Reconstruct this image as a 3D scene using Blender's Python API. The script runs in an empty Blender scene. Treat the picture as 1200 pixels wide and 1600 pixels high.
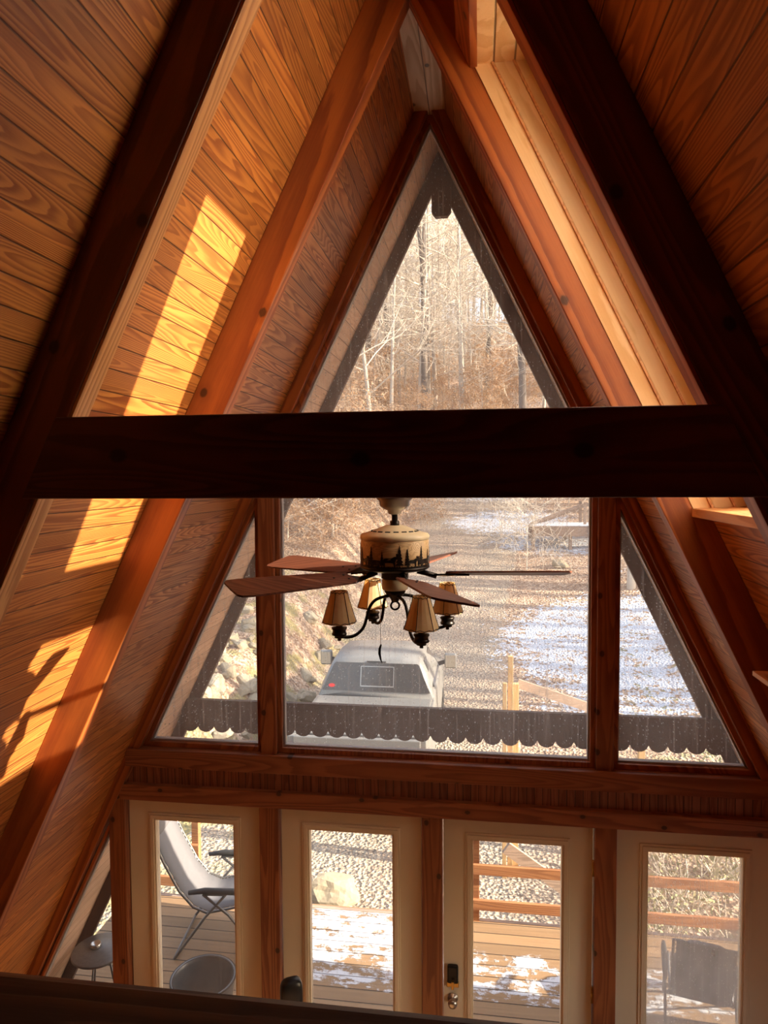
import bpy, bmesh, math, random
from mathutils import Vector, Matrix, noise as mnoise
PI = math.pi
R_ = random.Random(7)
scn = bpy.context.scene
col = scn.collection

# ------------------------------------------------------------------ camera
CAM = Vector((0.288, -4.2413, 4.1596))
cd = bpy.data.cameras.new('camera'); cam = bpy.data.objects.new('camera', cd); col.objects.link(cam)
yaw, pit, rol = 0.1367, -0.0498, -0.0063
F = Vector((-math.sin(yaw)*math.cos(pit), math.cos(yaw)*math.cos(pit), math.sin(pit)))
Rt = Vector((math.cos(yaw), math.sin(yaw), 0)); Up = Rt.cross(F)
R2 = Rt*math.cos(rol)+Up*math.sin(rol); U2 = -Rt*math.sin(rol)+Up*math.cos(rol)
cam.matrix_world = Matrix(((R2.x, U2.x, -F.x, CAM.x), (R2.y, U2.y, -F.y, CAM.y), (R2.z, U2.z, -F.z, CAM.z), (0, 0, 0, 1)))
cd.sensor_fit = 'VERTICAL'; cd.sensor_height = 32.0; cd.lens = 1078.34*32/1600
cd.clip_start = 0.02; cd.clip_end = 600
scn.camera = cam

# ------------------------------------------------------------------ world, sun, exposure
SUN_DIR = Vector((-1.0, 0.115, -0.41)).normalized()          # direction the light travels
SUN_STRENGTH = 14.5
SKY_STRENGTH = 0.75
EXPOSURE = 0.44
w = bpy.data.worlds.new('world'); scn.world = w; w.use_nodes = True
wn = w.node_tree; wn.nodes.clear()
sky = wn.nodes.new('ShaderNodeTexSky'); sky.sky_type = 'NISHITA'; sky.sun_disc = False
sky.sun_elevation = math.asin(-SUN_DIR.z); sky.sun_rotation = math.atan2(-SUN_DIR.x, -SUN_DIR.y)
sky.air_density = 1.0; sky.dust_density = 2.5; sky.ozone_density = 1.0
bg = wn.nodes.new('ShaderNodeBackground'); bg.inputs[1].default_value = SKY_STRENGTH
wo = wn.nodes.new('ShaderNodeOutputWorld')
hz = wn.nodes.new('ShaderNodeMix'); hz.data_type = 'RGBA'; hz.inputs[0].default_value = .55
hz.inputs[7].default_value = (1.55, 1.52, 1.50, 1)
wn.links.new(sky.outputs[0], hz.inputs[6]); wn.links.new(hz.outputs[2], bg.inputs[0]); wn.links.new(bg.outputs[0], wo.inputs[0])
sl = bpy.data.lights.new('sun', 'SUN'); sl.energy = SUN_STRENGTH; sl.angle = math.radians(0.6); sl.color = (1.0, 0.87, 0.68)
so = bpy.data.objects.new('sun', sl); col.objects.link(so)
so.rotation_euler = SUN_DIR.to_track_quat('-Z', 'Y').to_euler(); so.location = (12, -1, 9)
vs = scn.view_settings
scn.display_settings.display_device = 'sRGB'
vs.view_transform = 'Standard'; vs.look = 'None'; vs.gamma = 1.0; vs.exposure = EXPOSURE; vs.use_curve_mapping = False

# ------------------------------------------------------------------ building constants
S = 0.4848                      # horizontal run of the roof per metre of height
HC, HI, HG = 1.18, 1.005, 1.071  # half widths at z 4.05 of ceiling, rafter inner edge, glass
def hw(H, z): return H-(z-4.05)*S
def zap(H): return 4.05+H/S
YB = -6.0                       # back of the house
YR = [-1.345, -2.416, -3.487, -4.558, -5.629]   # camera side faces of the rafters
YO = 0.80                       # overhang

# ------------------------------------------------------------------ tagging
def tag(o, label=None, cat=None, group=None, kind=None):
    if label: o['label'] = label
    if cat: o['category'] = cat
    if group: o['group'] = group
    if kind: o['kind'] = kind
    return o
def empty(name, loc=(0, 0, 0), rz=0.0):
    o = bpy.data.objects.new(name, None); col.objects.link(o); o.location = loc; o.rotation_euler = (0, 0, rz)
    o.empty_display_size = 0.1
    return o
def copy_tree(o, parent=None):
    c = o.copy(); col.objects.link(c); c.parent = parent
    for ch in list(o.children): copy_tree(ch, c)
    return c

class MB:
    def __init__(s): s.v = []; s.f = []; s.sm = []
    def add(s, vs_, fs, smooth=False):
        n = len(s.v); s.v += [tuple(p) for p in vs_]
        for f in fs: s.f.append(tuple(i+n for i in f)); s.sm.append(smooth)
        return s
    def box(s, x0, x1, y0, y1, z0, z1):
        return s.add([(x0, y0, z0), (x1, y0, z0), (x1, y1, z0), (x0, y1, z0), (x0, y0, z1), (x1, y0, z1), (x1, y1, z1), (x0, y1, z1)],
                     [(0, 3, 2, 1), (4, 5, 6, 7), (0, 1, 5, 4), (1, 2, 6, 5), (2, 3, 7, 6), (3, 0, 4, 7)])
    def obox(s, c, ax, ay, az):        # oriented box from centre and half-axis vectors
        c = Vector(c); ax = Vector(ax); ay = Vector(ay); az = Vector(az); P = []
        for k in (-1, 1):
            for a, b in ((-1, -1), (1, -1), (1, 1), (-1, 1)): P.append(c+a*ax+b*ay+k*az)
        return s.add(P, [(0, 3, 2, 1), (4, 5, 6, 7), (0, 1, 5, 4), (1, 2, 6, 5), (2, 3, 7, 6), (3, 0, 4, 7)])
    def bar(s, a, b, wd, ht, up=(0, 0, 1)):
        a = Vector(a); b = Vector(b); d = (b-a); L = d.length; d.normalize(); u = Vector(up)
        sd = d.cross(u)
        if sd.length < 1e-5: sd = d.cross(Vector((1, 0, 0)))
        sd.normalize(); u = sd.cross(d)
        return s.obox((a+b)/2, d*L/2, sd*wd/2, u*ht/2)
    def prism(s, pts, y0, y1):         # polygon in x-z, extruded along y
        n = len(pts)
        P = [(x, y0, z) for x, z in pts]+[(x, y1, z) for x, z in pts]
        fs = [tuple(range(n)), tuple(range(2*n-1, n-1, -1))]+[(i, i+n, (i+1) % n+n, (i+1) % n) for i in range(n)]
        return s.add(P, fs)
    def tube(s, pts, rad, n=8, smooth=True, cap=True):
        pts = [Vector(p) for p in pts]; m = len(pts)
        if not hasattr(rad, '__len__'): rad = [rad]*m
        P = []; prev = None
        for i, p in enumerate(pts):
            t = (pts[min(i+1, m-1)]-pts[max(i-1, 0)])
            if t.length < 1e-9: t = Vector((0, 0, 1))
            t.normalize()
            if prev is None:
                a = Vector((0, 0, 1)) if abs(t.z) < .9 else Vector((1, 0, 0))
                u = t.cross(a).normalized()
            else:
                u = prev-t*prev.dot(t)
                if u.length < 1e-6: u = t.orthogonal()
                u.normalize()
            prev = u; v = t.cross(u)
            for k in range(n):
                a = 2*PI*k/n; P.append(p+(u*math.cos(a)+v*math.sin(a))*rad[i])
        fs = [(i*n+k, i*n+(k+1) % n, (i+1)*n+(k+1) % n, (i+1)*n+k) for i in range(m-1) for k in range(n)]
        if cap: fs += [tuple(range(n-1, -1, -1)), tuple(range((m-1)*n, m*n))]
        return s.add(P, fs, smooth)
    def lathe(s, prof, c=(0, 0, 0), n=32, smooth=True):
        P = []; m = len(prof)
        for r, z in prof:
            for k in range(n):
                a = 2*PI*k/n; P.append((c[0]+r*math.cos(a), c[1]+r*math.sin(a), c[2]+z))
        fs = [(i*n+k, i*n+(k+1) % n, (i+1)*n+(k+1) % n, (i+1)*n+k) for i in range(m-1) for k in range(n)]
        s.add(P, fs, smooth)
        return s
    def build(s, name, mat, parent=None, bevel=0.0, fix=True):
        me = bpy.data.meshes.new(name); me.from_pydata(s.v, [], s.f)
        me.polygons.foreach_set('use_smooth', s.sm); me.materials.append(mat)
        o = bpy.data.objects.new(name, me); col.objects.link(o)
        if fix:
            bm = bmesh.new(); bm.from_mesh(me); bmesh.ops.recalc_face_normals(bm, faces=bm.faces); bm.to_mesh(me); bm.free()
        if parent: o.parent = parent
        if bevel > 0:
            md = o.modifiers.new('bevel', 'BEVEL'); md.width = bevel; md.segments = 2; md.limit_method = 'ANGLE'
        return o

# ------------------------------------------------------------------ materials
class NT:
    def __init__(s, name):
        s.m = bpy.data.materials.new(name); s.m.use_nodes = True; s.t = s.m.node_tree; s.t.nodes.clear()
        s.out = s.t.nodes.new('ShaderNodeOutputMaterial')
    def n(s, typ, ins=None, out=0, **kw):
        nd = s.t.nodes.new(typ)
        for k, v in kw.items(): setattr(nd, k, v)
        for k, v in (ins or {}).items(): s.put(nd.inputs[k], v)
        return nd.outputs[out] if out is not None else nd
    def put(s, sock, v):
        if isinstance(v, bpy.types.NodeSocket): s.t.links.new(v, sock)
        elif isinstance(v, (tuple, list)) and len(v) == 3 and sock.type == 'RGBA': sock.default_value = (*v, 1)
        else: sock.default_value = v
    def math(s, op, a, b=0.0, c=None):
        d = {0: a, 1: b}
        if c is not None: d[2] = c
        return s.n('ShaderNodeMath', d, operation=op)
    def mix(s, f, a, b, blend='MIX'):
        nd = s.t.nodes.new('ShaderNodeMix'); nd.data_type = 'RGBA'; nd.blend_type = blend
        s.put(nd.inputs[0], f); s.put(nd.inputs[6], a); s.put(nd.inputs[7], b)
        return nd.outputs[2]
    def pos(s): return s.n('ShaderNodeTexCoord', out=3)
    def dot(s, p, v):
        return s.n('ShaderNodeVectorMath', {0: p, 1: v}, out=1, operation='DOT_PRODUCT')
    def xyz(s, a, b, c): return s.n('ShaderNodeCombineXYZ', {0: a, 1: b, 2: c})
    def noise(s, vec, scale=1.0, detail=2.0, rough=.5, dist=0.0, out=0):
        return s.n('ShaderNodeTexNoise', {'Vector': vec, 'Scale': scale, 'Detail': detail, 'Roughness': rough, 'Distortion': dist}, out=out)
    def ss(s, x, a, b):
        return s.n('ShaderNodeMapRange', {0: x, 1: a, 2: b, 3: 0.0, 4: 1.0}, interpolation_type='SMOOTHSTEP')
    def bsdf(s, colr, rough=.5, bump=None, bs=.3, bd=.01, **kw):
        d = {'Base Color': colr, 'Roughness': rough}
        d.update(kw)
        if bump is not None: d['Normal'] = s.n('ShaderNodeBump', {'Height': bump, 'Strength': bs, 'Distance': bd})
        o = s.n('ShaderNodeBsdfPrincipled', d); s.t.links.new(o, s.out.inputs[0]); return s.m

def plain(name, c, rough=.5, metal=0.0, nscale=12, var=.12):
    t = NT(name); p = t.pos(); n = t.noise(p, nscale, 3)
    cc = t.mix(n, tuple(x*(1-var) for x in c), tuple(min(1, x*(1+var)) for x in c))
    return t.bsdf(cc, rough, n, .1, .004, Metallic=metal)

def wood(name, light, dark, U, V, W, bw=0.0, rough=.42, knots=0.0, rings=9.0, groove=.0035, tint=.25, cs=7.0, coat=.15, knotsize=.016, astr=.55):
    """U grain direction, V across, W into the piece; bw = board width measured along V (0 = one piece)."""
    t = NT(name); p = t.pos()
    a, b, c = t.dot(p, U), t.dot(p, V), t.dot(p, W)
    if bw > 0:
        q = t.math('DIVIDE', b, bw); k = t.math('FLOOR', q); fr = t.math('FRACT', q)
        rnd = t.n('ShaderNodeTexWhiteNoise', {1: k}, out=0, noise_dimensions='1D')
    else:
        rnd = t.n('ShaderNodeObjectInfo', out=5); fr = None
    av = t.math('ADD', t.math('MULTIPLY', a, astr), t.math('MULTIPLY', rnd, 57.0))
    bv = t.math('ADD', t.math('MULTIPLY', b, cs), t.math('MULTIPLY', rnd, 23.0))
    cv = t.math('MULTIPLY', c, cs)
    vec = t.xyz(av, bv, cv)
    n1 = t.noise(vec, 1.0, 1.0, .35, .15)
    wob = t.noise(t.xyz(t.math('MULTIPLY', a, 9.0), t.math('MULTIPLY', b, 60.0), t.math('MULTIPLY', c, 60.0)), 1.0, 2.0, .5)
    rp = t.math('ADD', t.math('MULTIPLY', n1, rings*2.6), t.math('MULTIPLY', wob, .35))
    rg = t.math('FRACT', rp)
    rg = t.math('MULTIPLY', t.ss(rg, .15, .80), t.math('SUBTRACT', 1.0, t.ss(rg, .88, 1.0)))
    rg = t.math('MULTIPLY', rg, t.math('ADD', .45, t.math('MULTIPLY', n1, .9)))
    fib = t.noise(t.xyz(t.math('MULTIPLY', a, 5.0), t.math('MULTIPLY', b, 190.0), t.math('MULTIPLY', c, 190.0)), 1.0, 2.0, .6)
    f = t.math('ADD', t.math('MULTIPLY', rg, .70), t.math('MULTIPLY', fib, .42))
    cc = t.mix(f, light, dark)
    br = t.math('ADD', t.math('MULTIPLY', rnd, tint), 1.0-tint*.5)
    cc = t.mix(1.0, cc, t.xyz(br, br, br), 'MULTIPLY')
    big = t.noise(p, 1.3, 2.0)
    bb = t.math('ADD', t.math('MULTIPLY', big, .35), .82)
    cc = t.mix(1.0, cc, t.xyz(bb, bb, bb), 'MULTIPLY')
    if knots > 0:
        kv = t.n('ShaderNodeTexVoronoi', {'Vector': t.xyz(t.math('MULTIPLY', a, .75), b, 0.0), 'Scale': knots}, out=None, voronoi_dimensions='2D')
        dk = t.math('DIVIDE', kv.outputs['Distance'], knots)
        dk = t.math('ADD', dk, t.math('MULTIPLY', t.math('SUBTRACT', fib, .5), .006))
        km = t.math('SUBTRACT', 1.0, t.ss(dk, knotsize*.55, knotsize))
        halo = t.math('SUBTRACT', 1.0, t.ss(dk, knotsize, knotsize*2.4))
        cc = t.mix(t.math('MULTIPLY', halo, .35), cc, dark)
        cc = t.mix(t.math('MULTIPLY', km, .9), cc, tuple(x*.22 for x in dark))
    h = t.math('MULTIPLY', f, -.25)
    if fr is not None:
        e = t.math('MULTIPLY', t.math('SUBTRACT', .5, t.math('ABSOLUTE', t.math('SUBTRACT', fr, .5))), bw)
        g = t.ss(e, groove*.25, groove)
        cc = t.mix(t.math('MULTIPLY', t.math('SUBTRACT', 1.0, g), .8), cc, tuple(x*.18 for x in dark))
        h = t.math('ADD', h, t.math('MULTIPLY', g, 1.6))
    rr = t.math('ADD', t.math('MULTIPLY', f, .15), rough)
    return t.bsdf(cc, rr, h, .55, .004, **{'Coat Weight': coat, 'Coat Roughness': .3})

X, Y, Z = (1, 0, 0), (0, 1, 0), (0, 0, 1)
sN = math.sqrt(1+S*S)
SLL = (S/sN, 0, 1/sN)             # up the left slope (x grows with z)
SLR = (-S/sN, 0, 1/sN)
NLL = (-1/sN, 0, S/sN); NLR = (1/sN, 0, S/sN)
CL, CDK = (.68, .255, .052), (.31, .075, .012)          # ceiling boards
RL, RDK = (.50, .14, .026), (.22, .045, .009)          # stained rafters and trims
M = {}
M['ceil_l'] = wood('ceiling_boards_left', CL, CDK, Y, SLL, NLL, bw=.078, rings=11, tint=.35, cs=9)
M['ceil_r'] = wood('ceiling_boards_right', CL, CDK, Y, SLR, NLR, bw=.10, rings=10, tint=.3, cs=8)
M['raft_l'] = wood('rafter_wood_left', RL, RDK, SLL, NLL, Y, knots=2.6, knotsize=.02, rings=4, cs=4, astr=.22)
M['raft_r'] = wood('rafter_wood_right', RL, RDK, SLR, NLR, Y, knots=2.6, knotsize=.02, rings=4, cs=4, astr=.22)
M['dark_l'] = wood('shade_tinted_wood_left', (.22, .06, .02), (.10, .025, .008), SLL, NLL, Y, knots=2.6, knotsize=.02, rings=5, cs=6)  # rafter wood with the shade of its unlit side tinted in
M['dark_r'] = wood('shade_tinted_wood_right', (.22, .06, .02), (.10, .025, .008), SLR, NLR, Y, knots=2.6, knotsize=.02, rings=5, cs=6)
M['trim_x'] = wood('trim_wood_across', (.42, .145, .055), (.21, .055, .02), X, Z, Y, knots=3.6, knotsize=.016, rings=6)
M['trim_y'] = wood('trim_wood_deep', RL, RDK, Y, Z, X, knots=3, rings=6)
M['trim_z'] = wood('trim_wood_upright', (.40, .135, .045), (.20, .052, .018), Z, X, Y, knots=3.6, knotsize=.018, rings=6)
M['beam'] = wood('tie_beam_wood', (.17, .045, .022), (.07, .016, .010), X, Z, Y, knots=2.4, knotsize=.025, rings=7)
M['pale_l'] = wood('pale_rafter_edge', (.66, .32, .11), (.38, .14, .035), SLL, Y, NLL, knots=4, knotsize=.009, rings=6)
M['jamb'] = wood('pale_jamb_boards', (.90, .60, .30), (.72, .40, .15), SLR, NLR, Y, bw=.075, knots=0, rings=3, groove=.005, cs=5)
M['pale_x'] = wood('pale_sill_wood', (.74, .36, .13), (.50, .20, .06), Y, X, Z, rings=7)
M['ridge'] = wood('pale_ridge_board', (.72, .50, .30), (.48, .28, .13), Y, X, Z, bw=.095, knots=4, rings=6)
M['bead'] = wood('beadboard', (.40, .145, .07), (.22, .065, .03), Z, X, Y, bw=.048, rings=6, groove=.004, tint=.3)
M['rail'] = wood('dark_stained_rail', (.06, .007, .006), (.026, .004, .004), X, Z, Y, rings=5, rough=.5, coat=0)
M['floorw'] = wood('floor_boards', (.50, .26, .11), (.28, .12, .05), Y, X, Z, bw=.09, rings=8)
M['soffit'] = wood('soffit_boards', (.74, .50, .34), (.60, .37, .24), Y, SLL, NLL, bw=.12, rings=5, coat=0, rough=.7)
M['soffit_r'] = wood('soffit_boards_right', (.74, .50, .34), (.60, .37, .24), Y, SLR, NLR, bw=.12, rings=5, coat=0, rough=.7)
M['barge'] = plain('weathered_brown_stain', (.10, .062, .048), .8, var=.35, nscale=30)
M['deckw'] = None
M['railw'] = wood('cedar_rail_wood', (.52, .24, .10), (.30, .12, .05), X, Z, Y, rings=6, coat=0, rough=.7)
M['lumber'] = wood('new_lumber', (.62, .42, .22), (.52, .33, .15), Z, X, Y, rings=6, coat=0, rough=.7)
M['greylumber'] = wood('grey_lumber', (.42, .31, .24), (.26, .19, .15), X, Z, Y, rings=6, coat=0, rough=.8)
M['door'] = plain('cream_door_paint', (.80, .66, .46), .38, var=.04, nscale=5)
M['bronze'] = plain('dark_bronze_metal', (.035, .028, .024), .38, .85)
M['pewter'] = plain('pewter_metal', (.30, .27, .25), .32, .8)
M['black'] = plain('black_metal', (.012, .012, .013), .4, .3)
M['brass'] = plain('brass_metal', (.55, .36, .12), .3, .9)
M['chrome'] = plain('brushed_nickel', (.60, .58, .54), .28, .9)
M['steel'] = plain('grey_coated_steel', (.16, .16, .165), .4, .6)
M['sling'] = plain('grey_sling_fabric', (.15, .15, .165), .85, var=.2, nscale=60)
M['tabletop'] = plain('speckled_grey_tabletop', (.14, .13, .125), .35, var=.5, nscale=45)
M['blade'] = wood('fan_blade_walnut', (.20, .062, .030), (.10, .028, .014), X, Y, Z, rings=8, rough=.45)
M['shade'] = None
M['plaster'] = plain('dark_wood_back_wall', (.09, .035, .018), .7)

# fan shade hide: thin tan skin that lets some light through
t = NT('hide_lamp_shade'); p = t.pos(); n = t.noise(p, 30, 3); cc = t.mix(n, (.62, .42, .20), (.78, .60, .36))
dif = t.n('ShaderNodeBsdfDiffuse', {'Color': cc}); tr = t.n('ShaderNodeBsdfTranslucent', {'Color': (.85, .42, .12, 1)})
mx = t.n('ShaderNodeMixShader', {0: .35, 1: dif, 2: tr}); t.t.links.new(mx, t.out.inputs[0]); M['shade'] = t.m

def glass_mat(name, dust, streak, vec_scale=(1, 1, 1), tint=(.95, .96, .96), spots=.5):
    t = NT(name); p = t.pos()
    trn = t.n('ShaderNodeBsdfTransparent', {'Color': (*tint, 1)})
    dif = t.n('ShaderNodeBsdfDiffuse', {'Color': (.80, .78, .76, 1)})
    trl = t.n('ShaderNodeBsdfTranslucent', {'Color': (.80, .78, .76, 1)})
    dd = t.n('ShaderNodeMixShader', {0: .6, 1: dif, 2: trl})
    sep = t.n('ShaderNodeSeparateXYZ', {0: p}, out=None)
    big = t.noise(t.xyz(t.math('MULTIPLY', sep.outputs[0], 1.5), 0.0, t.math('MULTIPLY', sep.outputs[2], .9)), 1.0, 4, .6)
    st = t.noise(t.xyz(t.math('MULTIPLY', sep.outputs[0], 55.0), 0.0, t.math('MULTIPLY', sep.outputs[2], 1.6)), 1.0, 3, .6)
    vo = t.n('ShaderNodeTexVoronoi', {'Vector': t.xyz(sep.outputs[0], 0.0, t.math('MULTIPLY', sep.outputs[2], .6)), 'Scale': 105.0}, out=None)
    vr = t.n('ShaderNodeSeparateColor', {0: vo.outputs['Color']}, out=None)
    sp = t.math('MULTIPLY', t.math('MULTIPLY', t.math('SUBTRACT', 1.0, t.ss(vo.outputs['Distance'], .06, .34)), t.ss(vr.outputs[0], .35, 1.0)), spots*6.0)
    f = t.math('ADD', t.math('MULTIPLY', t.ss(big, .25, .8), dust*1.2), t.math('MULTIPLY', t.ss(st, .50, .74), streak*2.0))
    f = t.math('ADD', t.math('ADD', f, dust*.45), t.math('MULTIPLY', sp, dust*1.6))
    f = t.math('MINIMUM', f, .9)
    m1 = t.n('ShaderNodeMixShader', {0: f, 1: trn, 2: dd})
    gl = t.n('ShaderNodeBsdfGlossy', {'Color': (1, 1, 1, 1), 'Roughness': .02})
    fr = t.n('ShaderNodeFresnel', {0: 1.25})
    m2 = t.n('ShaderNodeMixShader', {0: t.math('MULTIPLY', fr, .7), 1: m1, 2: gl})
    t.t.links.new(m2, t.out.inputs[0]); return t.m
M['glass'] = glass_mat('dusty_window_glass', .095, .085, tint=(.92, .91, .90))
M['glass_clear'] = glass_mat('door_glass', .015, .01, spots=.25, tint=(.90, .89, .88))
M['glass_mid'] = glass_mat('smeared_door_glass', .035, .02, spots=.2, tint=(.92, .91, .90))
M['glass_fog'] = glass_mat('fogged_door_glass', .34, .04, spots=.1, tint=(.92, .91, .90))
M['glass_sky'] = glass_mat('skylight_glass', .01, .0, spots=0)
M['glass_top'] = M['glass']

# ================================================================== BUILDING SHELL
def struct(o): o['kind'] = 'structure'; return o
ZF = -0.02
# roof planes (ceiling_left / ceiling_right), 0.22 m thick
TH = .26
def slope_poly(side, H, z0, z1, th):
    return [(side*hw(H, z0), z0), (side*hw(H, z1), z1), (side*hw(H+th, z1), z1), (side*hw(H+th, z0), z0)]
zr = zap(HC)
m = MB(); m.prism([(-hw(HC, -.3), -.3), (0, zr), (0, zr+.5), (-hw(HC+TH, -.3), -.3)], YB, 0.0)
struct(m.build('ceiling_left', M['ceil_l']))
# right slope with the skylight opening
SKY0, SKY1 = -2.325, -1.35      # opening along y
SZ0, SZ1 = 4.03, 5.86           # opening heights
m = MB()
Rp = lambda z0, z1: slope_poly(1, HC, z0, z1, TH)
LW0, LW1, LZ0, LZ1 = -2.7, -.75, .9, 1.95     # added low window for daylight, unseen right of the view
m.prism(Rp(-.3, LZ0), YB, 0.0); m.prism(Rp(LZ1, SZ0), YB, 0.0)
m.prism(Rp(LZ0, LZ1), YB, LW0); m.prism(Rp(LZ0, LZ1), LW1, 0.0)
m.prism(Rp(SZ0, SZ1), YB, SKY0); m.prism(Rp(SZ0, SZ1), SKY1+.09, 0.0)
m.prism([(hw(HC, SZ1), SZ1), (0, zr), (0, zr+.5), (hw(HC+TH, SZ1), SZ1)], YB, 0.0)
struct(m.build('ceiling_right', M['ceil_r']))
# floor, loft floor, back wall
struct(MB().box(-3.35, 3.35, YB, 0.0, -.2, 0).build('floor', M['floorw']))
struct(MB().prism([(-hw(HC, 2.3), 2.3), (hw(HC, 2.3), 2.3), (hw(HC, 2.5), 2.5), (-hw(HC, 2.5), 2.5)], YB, -3.2).build('floor_loft', M['floorw']))
struct(MB().prism([(-hw(HC, -.2), -.2), (hw(HC, -.2), -.2), (0, zr)], YB-.12, YB).build('wall_back', M['plaster']))
# outdoor overhang of the roof
m = MB(); m.prism([(-hw(HC, -.5), -.5), (0, zr), (0, zr+.4), (-hw(HC+.16, -.5), -.5)], 0.0, YO+.16)
struct(m.build('roof_overhang', M['soffit']))
m = MB(); m.prism([(hw(HC, -.5), -.5), (0, zr), (0, zr+.4), (hw(HC+.16, -.5), -.5)], 0.0, YO+.16)
struct(m.build('roof_overhang', M['soffit_r']))
# pale flat board under the ridge, wall to first rafter
struct(MB().box(-.098, .098, YR[0], -.02, 6.30, 6.335).build('trim_1', M['ridge'], bevel=.004))

# ---------------- window wall: solid pieces around the openings
YG = 0.0          # glass plane
PW = .1298; DW = .914
X0 = -2.022
dx = [X0+i*(DW+PW) for i in range(4)]          # left edges of the doors
ZH = 2.06
ZS = 2.443        # bottom of the tall glass
mx = [-1.113, -.952, .950, 1.111]
# gable wall frame following the slopes (glass to ceiling)
FY0, FY1 = -.10, .09
for side, nm, mt in ((-1, 'trim_2', 'raft_l'), (1, 'trim_3', 'raft_r')):
    H1 = HG+.032
    struct(MB().prism([(side*hw(HC, 0), 0), (0, zap(HC)), (0, zap(H1)), (side*hw(H1, 0), 0)], FY0, FY1).build(nm, M[mt], bevel=.004))
# inner stop mouldings round each glass + the panes
def offset_poly(pts, d):
    """inset a convex polygon (x,z) by d"""
    n = len(pts); area = sum(pts[i][0]*pts[(i+1) % n][1]-pts[(i+1) % n][0]*pts[i][1] for i in range(n))
    if area < 0: pts = pts[::-1]
    L = []
    for i in range(n):
        a = Vector(pts[i]); b = Vector(pts[(i+1) % n]); e = (b-a).normalized(); nn = Vector((-e.y, e.x)); L.append((a+nn*d, e))
    out = []
    for i in range(n):
        p, e = L[i-1]; q, f = L[i]
        den = e.x*f.y-e.y*f.x; t_ = ((q.x-p.x)*f.y-(q.y-p.y)*f.x)/den
        out.append(tuple(p+e*t_))
    return out
def ring(mb, outer, inner, y0, y1):
    n = len(outer); P = [(x, y0, z) for x, z in outer]+[(x, y0, z) for x, z in inner]+[(x, y1, z) for x, z in outer]+[(x, y1, z) for x, z in inner]
    fs = []
    for i in range(n):
        j = (i+1) % n
        fs += [(i, j, n+j, n+i), (2*n+i, 3*n+i, 3*n+j, 2*n+j), (i, 2*n+i, 2*n+j, j), (n+i, n+j, 3*n+j, 3*n+i)]
    mb.add(P, fs)
def window(nm, poly, fm, gm, fw=.032):
    r = empty(nm, (0, 0, 0)); struct(r)
    outer = offset_poly(poly, -fw); inner = offset_poly(poly, 0.0)
    a = MB(); ring(a, outer, inner, -.050, .05); a.build('window_frame', fm, r, bevel=.003)
    b = MB(); ring(b, offset_poly(poly, -fw*.45), offset_poly(poly, .010), -.02, .02); b.build('glazing_bead', M['glazing'], r)
    g = MB(); g.prism(offset_poly(poly, -.004), YG-.004, YG+.004); g.build('glass', gm, r)
    return r
M['glazing'] = plain('grey_glazing_strip', (.42, .38, .36), .5)
GZ = lambda xx: zap(HG)-abs(xx)/S       # height of the sloping glass edge at x
window('window_1', [(-hw(HG, ZS), ZS), (mx[0], ZS), (mx[0], GZ(mx[0]))], M['raft_l'], M['glass'])
window('window_2', [(mx[1], ZS), (mx[2], ZS), (mx[2], 4.21), (mx[1], 4.21)], M['trim_z'], M['glass'])
window('window_3', [(mx[3], ZS), (hw(HG, ZS), ZS), (mx[3], GZ(mx[3]))], M['raft_r'], M['glass'])
window('window_4', [(-hw(HG, 4.30), 4.30), (hw(HG, 4.30), 4.30), (0, zap(HG))], M['raft_r'], M['glass'])
# mullions
for k, (a, b) in enumerate(((mx[0], mx[1]), (mx[2], mx[3]))):
    top = 4.20
    struct(MB().box(a+.03, b-.03, -.085, .08, ZS-.05, top).build('trim_%d' % (4+k), M['trim_z'], bevel=.004))
struct(MB().box(-1.02, 1.02, -.085, .08, 4.235, 4.275).build('trim_6', M['trim_x'], bevel=.004))
# sill band, beadboard strip, header band
struct(MB().box(-hw(HC, 2.36)+.01, hw(HC, 2.36)-.01, -.112, .09, 2.295, ZS-.032).build('trim_7', M['trim_x'], bevel=.006))
struct(MB().box(-hw(HC, 2.2)+.01, hw(HC, 2.2)-.01, -.05, .09, 2.12, 2.30).build('wall_front', M['bead']))
struct(MB().box(-2.16, hw(HC, 2.1)-.01, -.09, .09, ZH, 2.165).build('trim_8', M['trim_x'], bevel=.006))
# posts between and beside the doors
px_ = [(-2.137, X0)]+[(dx[i]+DW, dx[i]+DW+PW) for i in range(3)]+[(dx[3]+DW, dx[3]+DW+.1)]
for k, (a, b) in enumerate(px_):
    struct(MB().box(a+.002, b-.002, -.075, .09, 0, ZH).build('trim_%d' % (9+k), M['trim_z'], bevel=.004))
# lower left triangle window
zt = GZ(-2.137)
window('window_5', [(-hw(HG, .12), .12), (-2.150, .12), (-2.150, GZ(-2.150))], M['raft_l'], M['glass_clear'], fw=.02)
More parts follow.
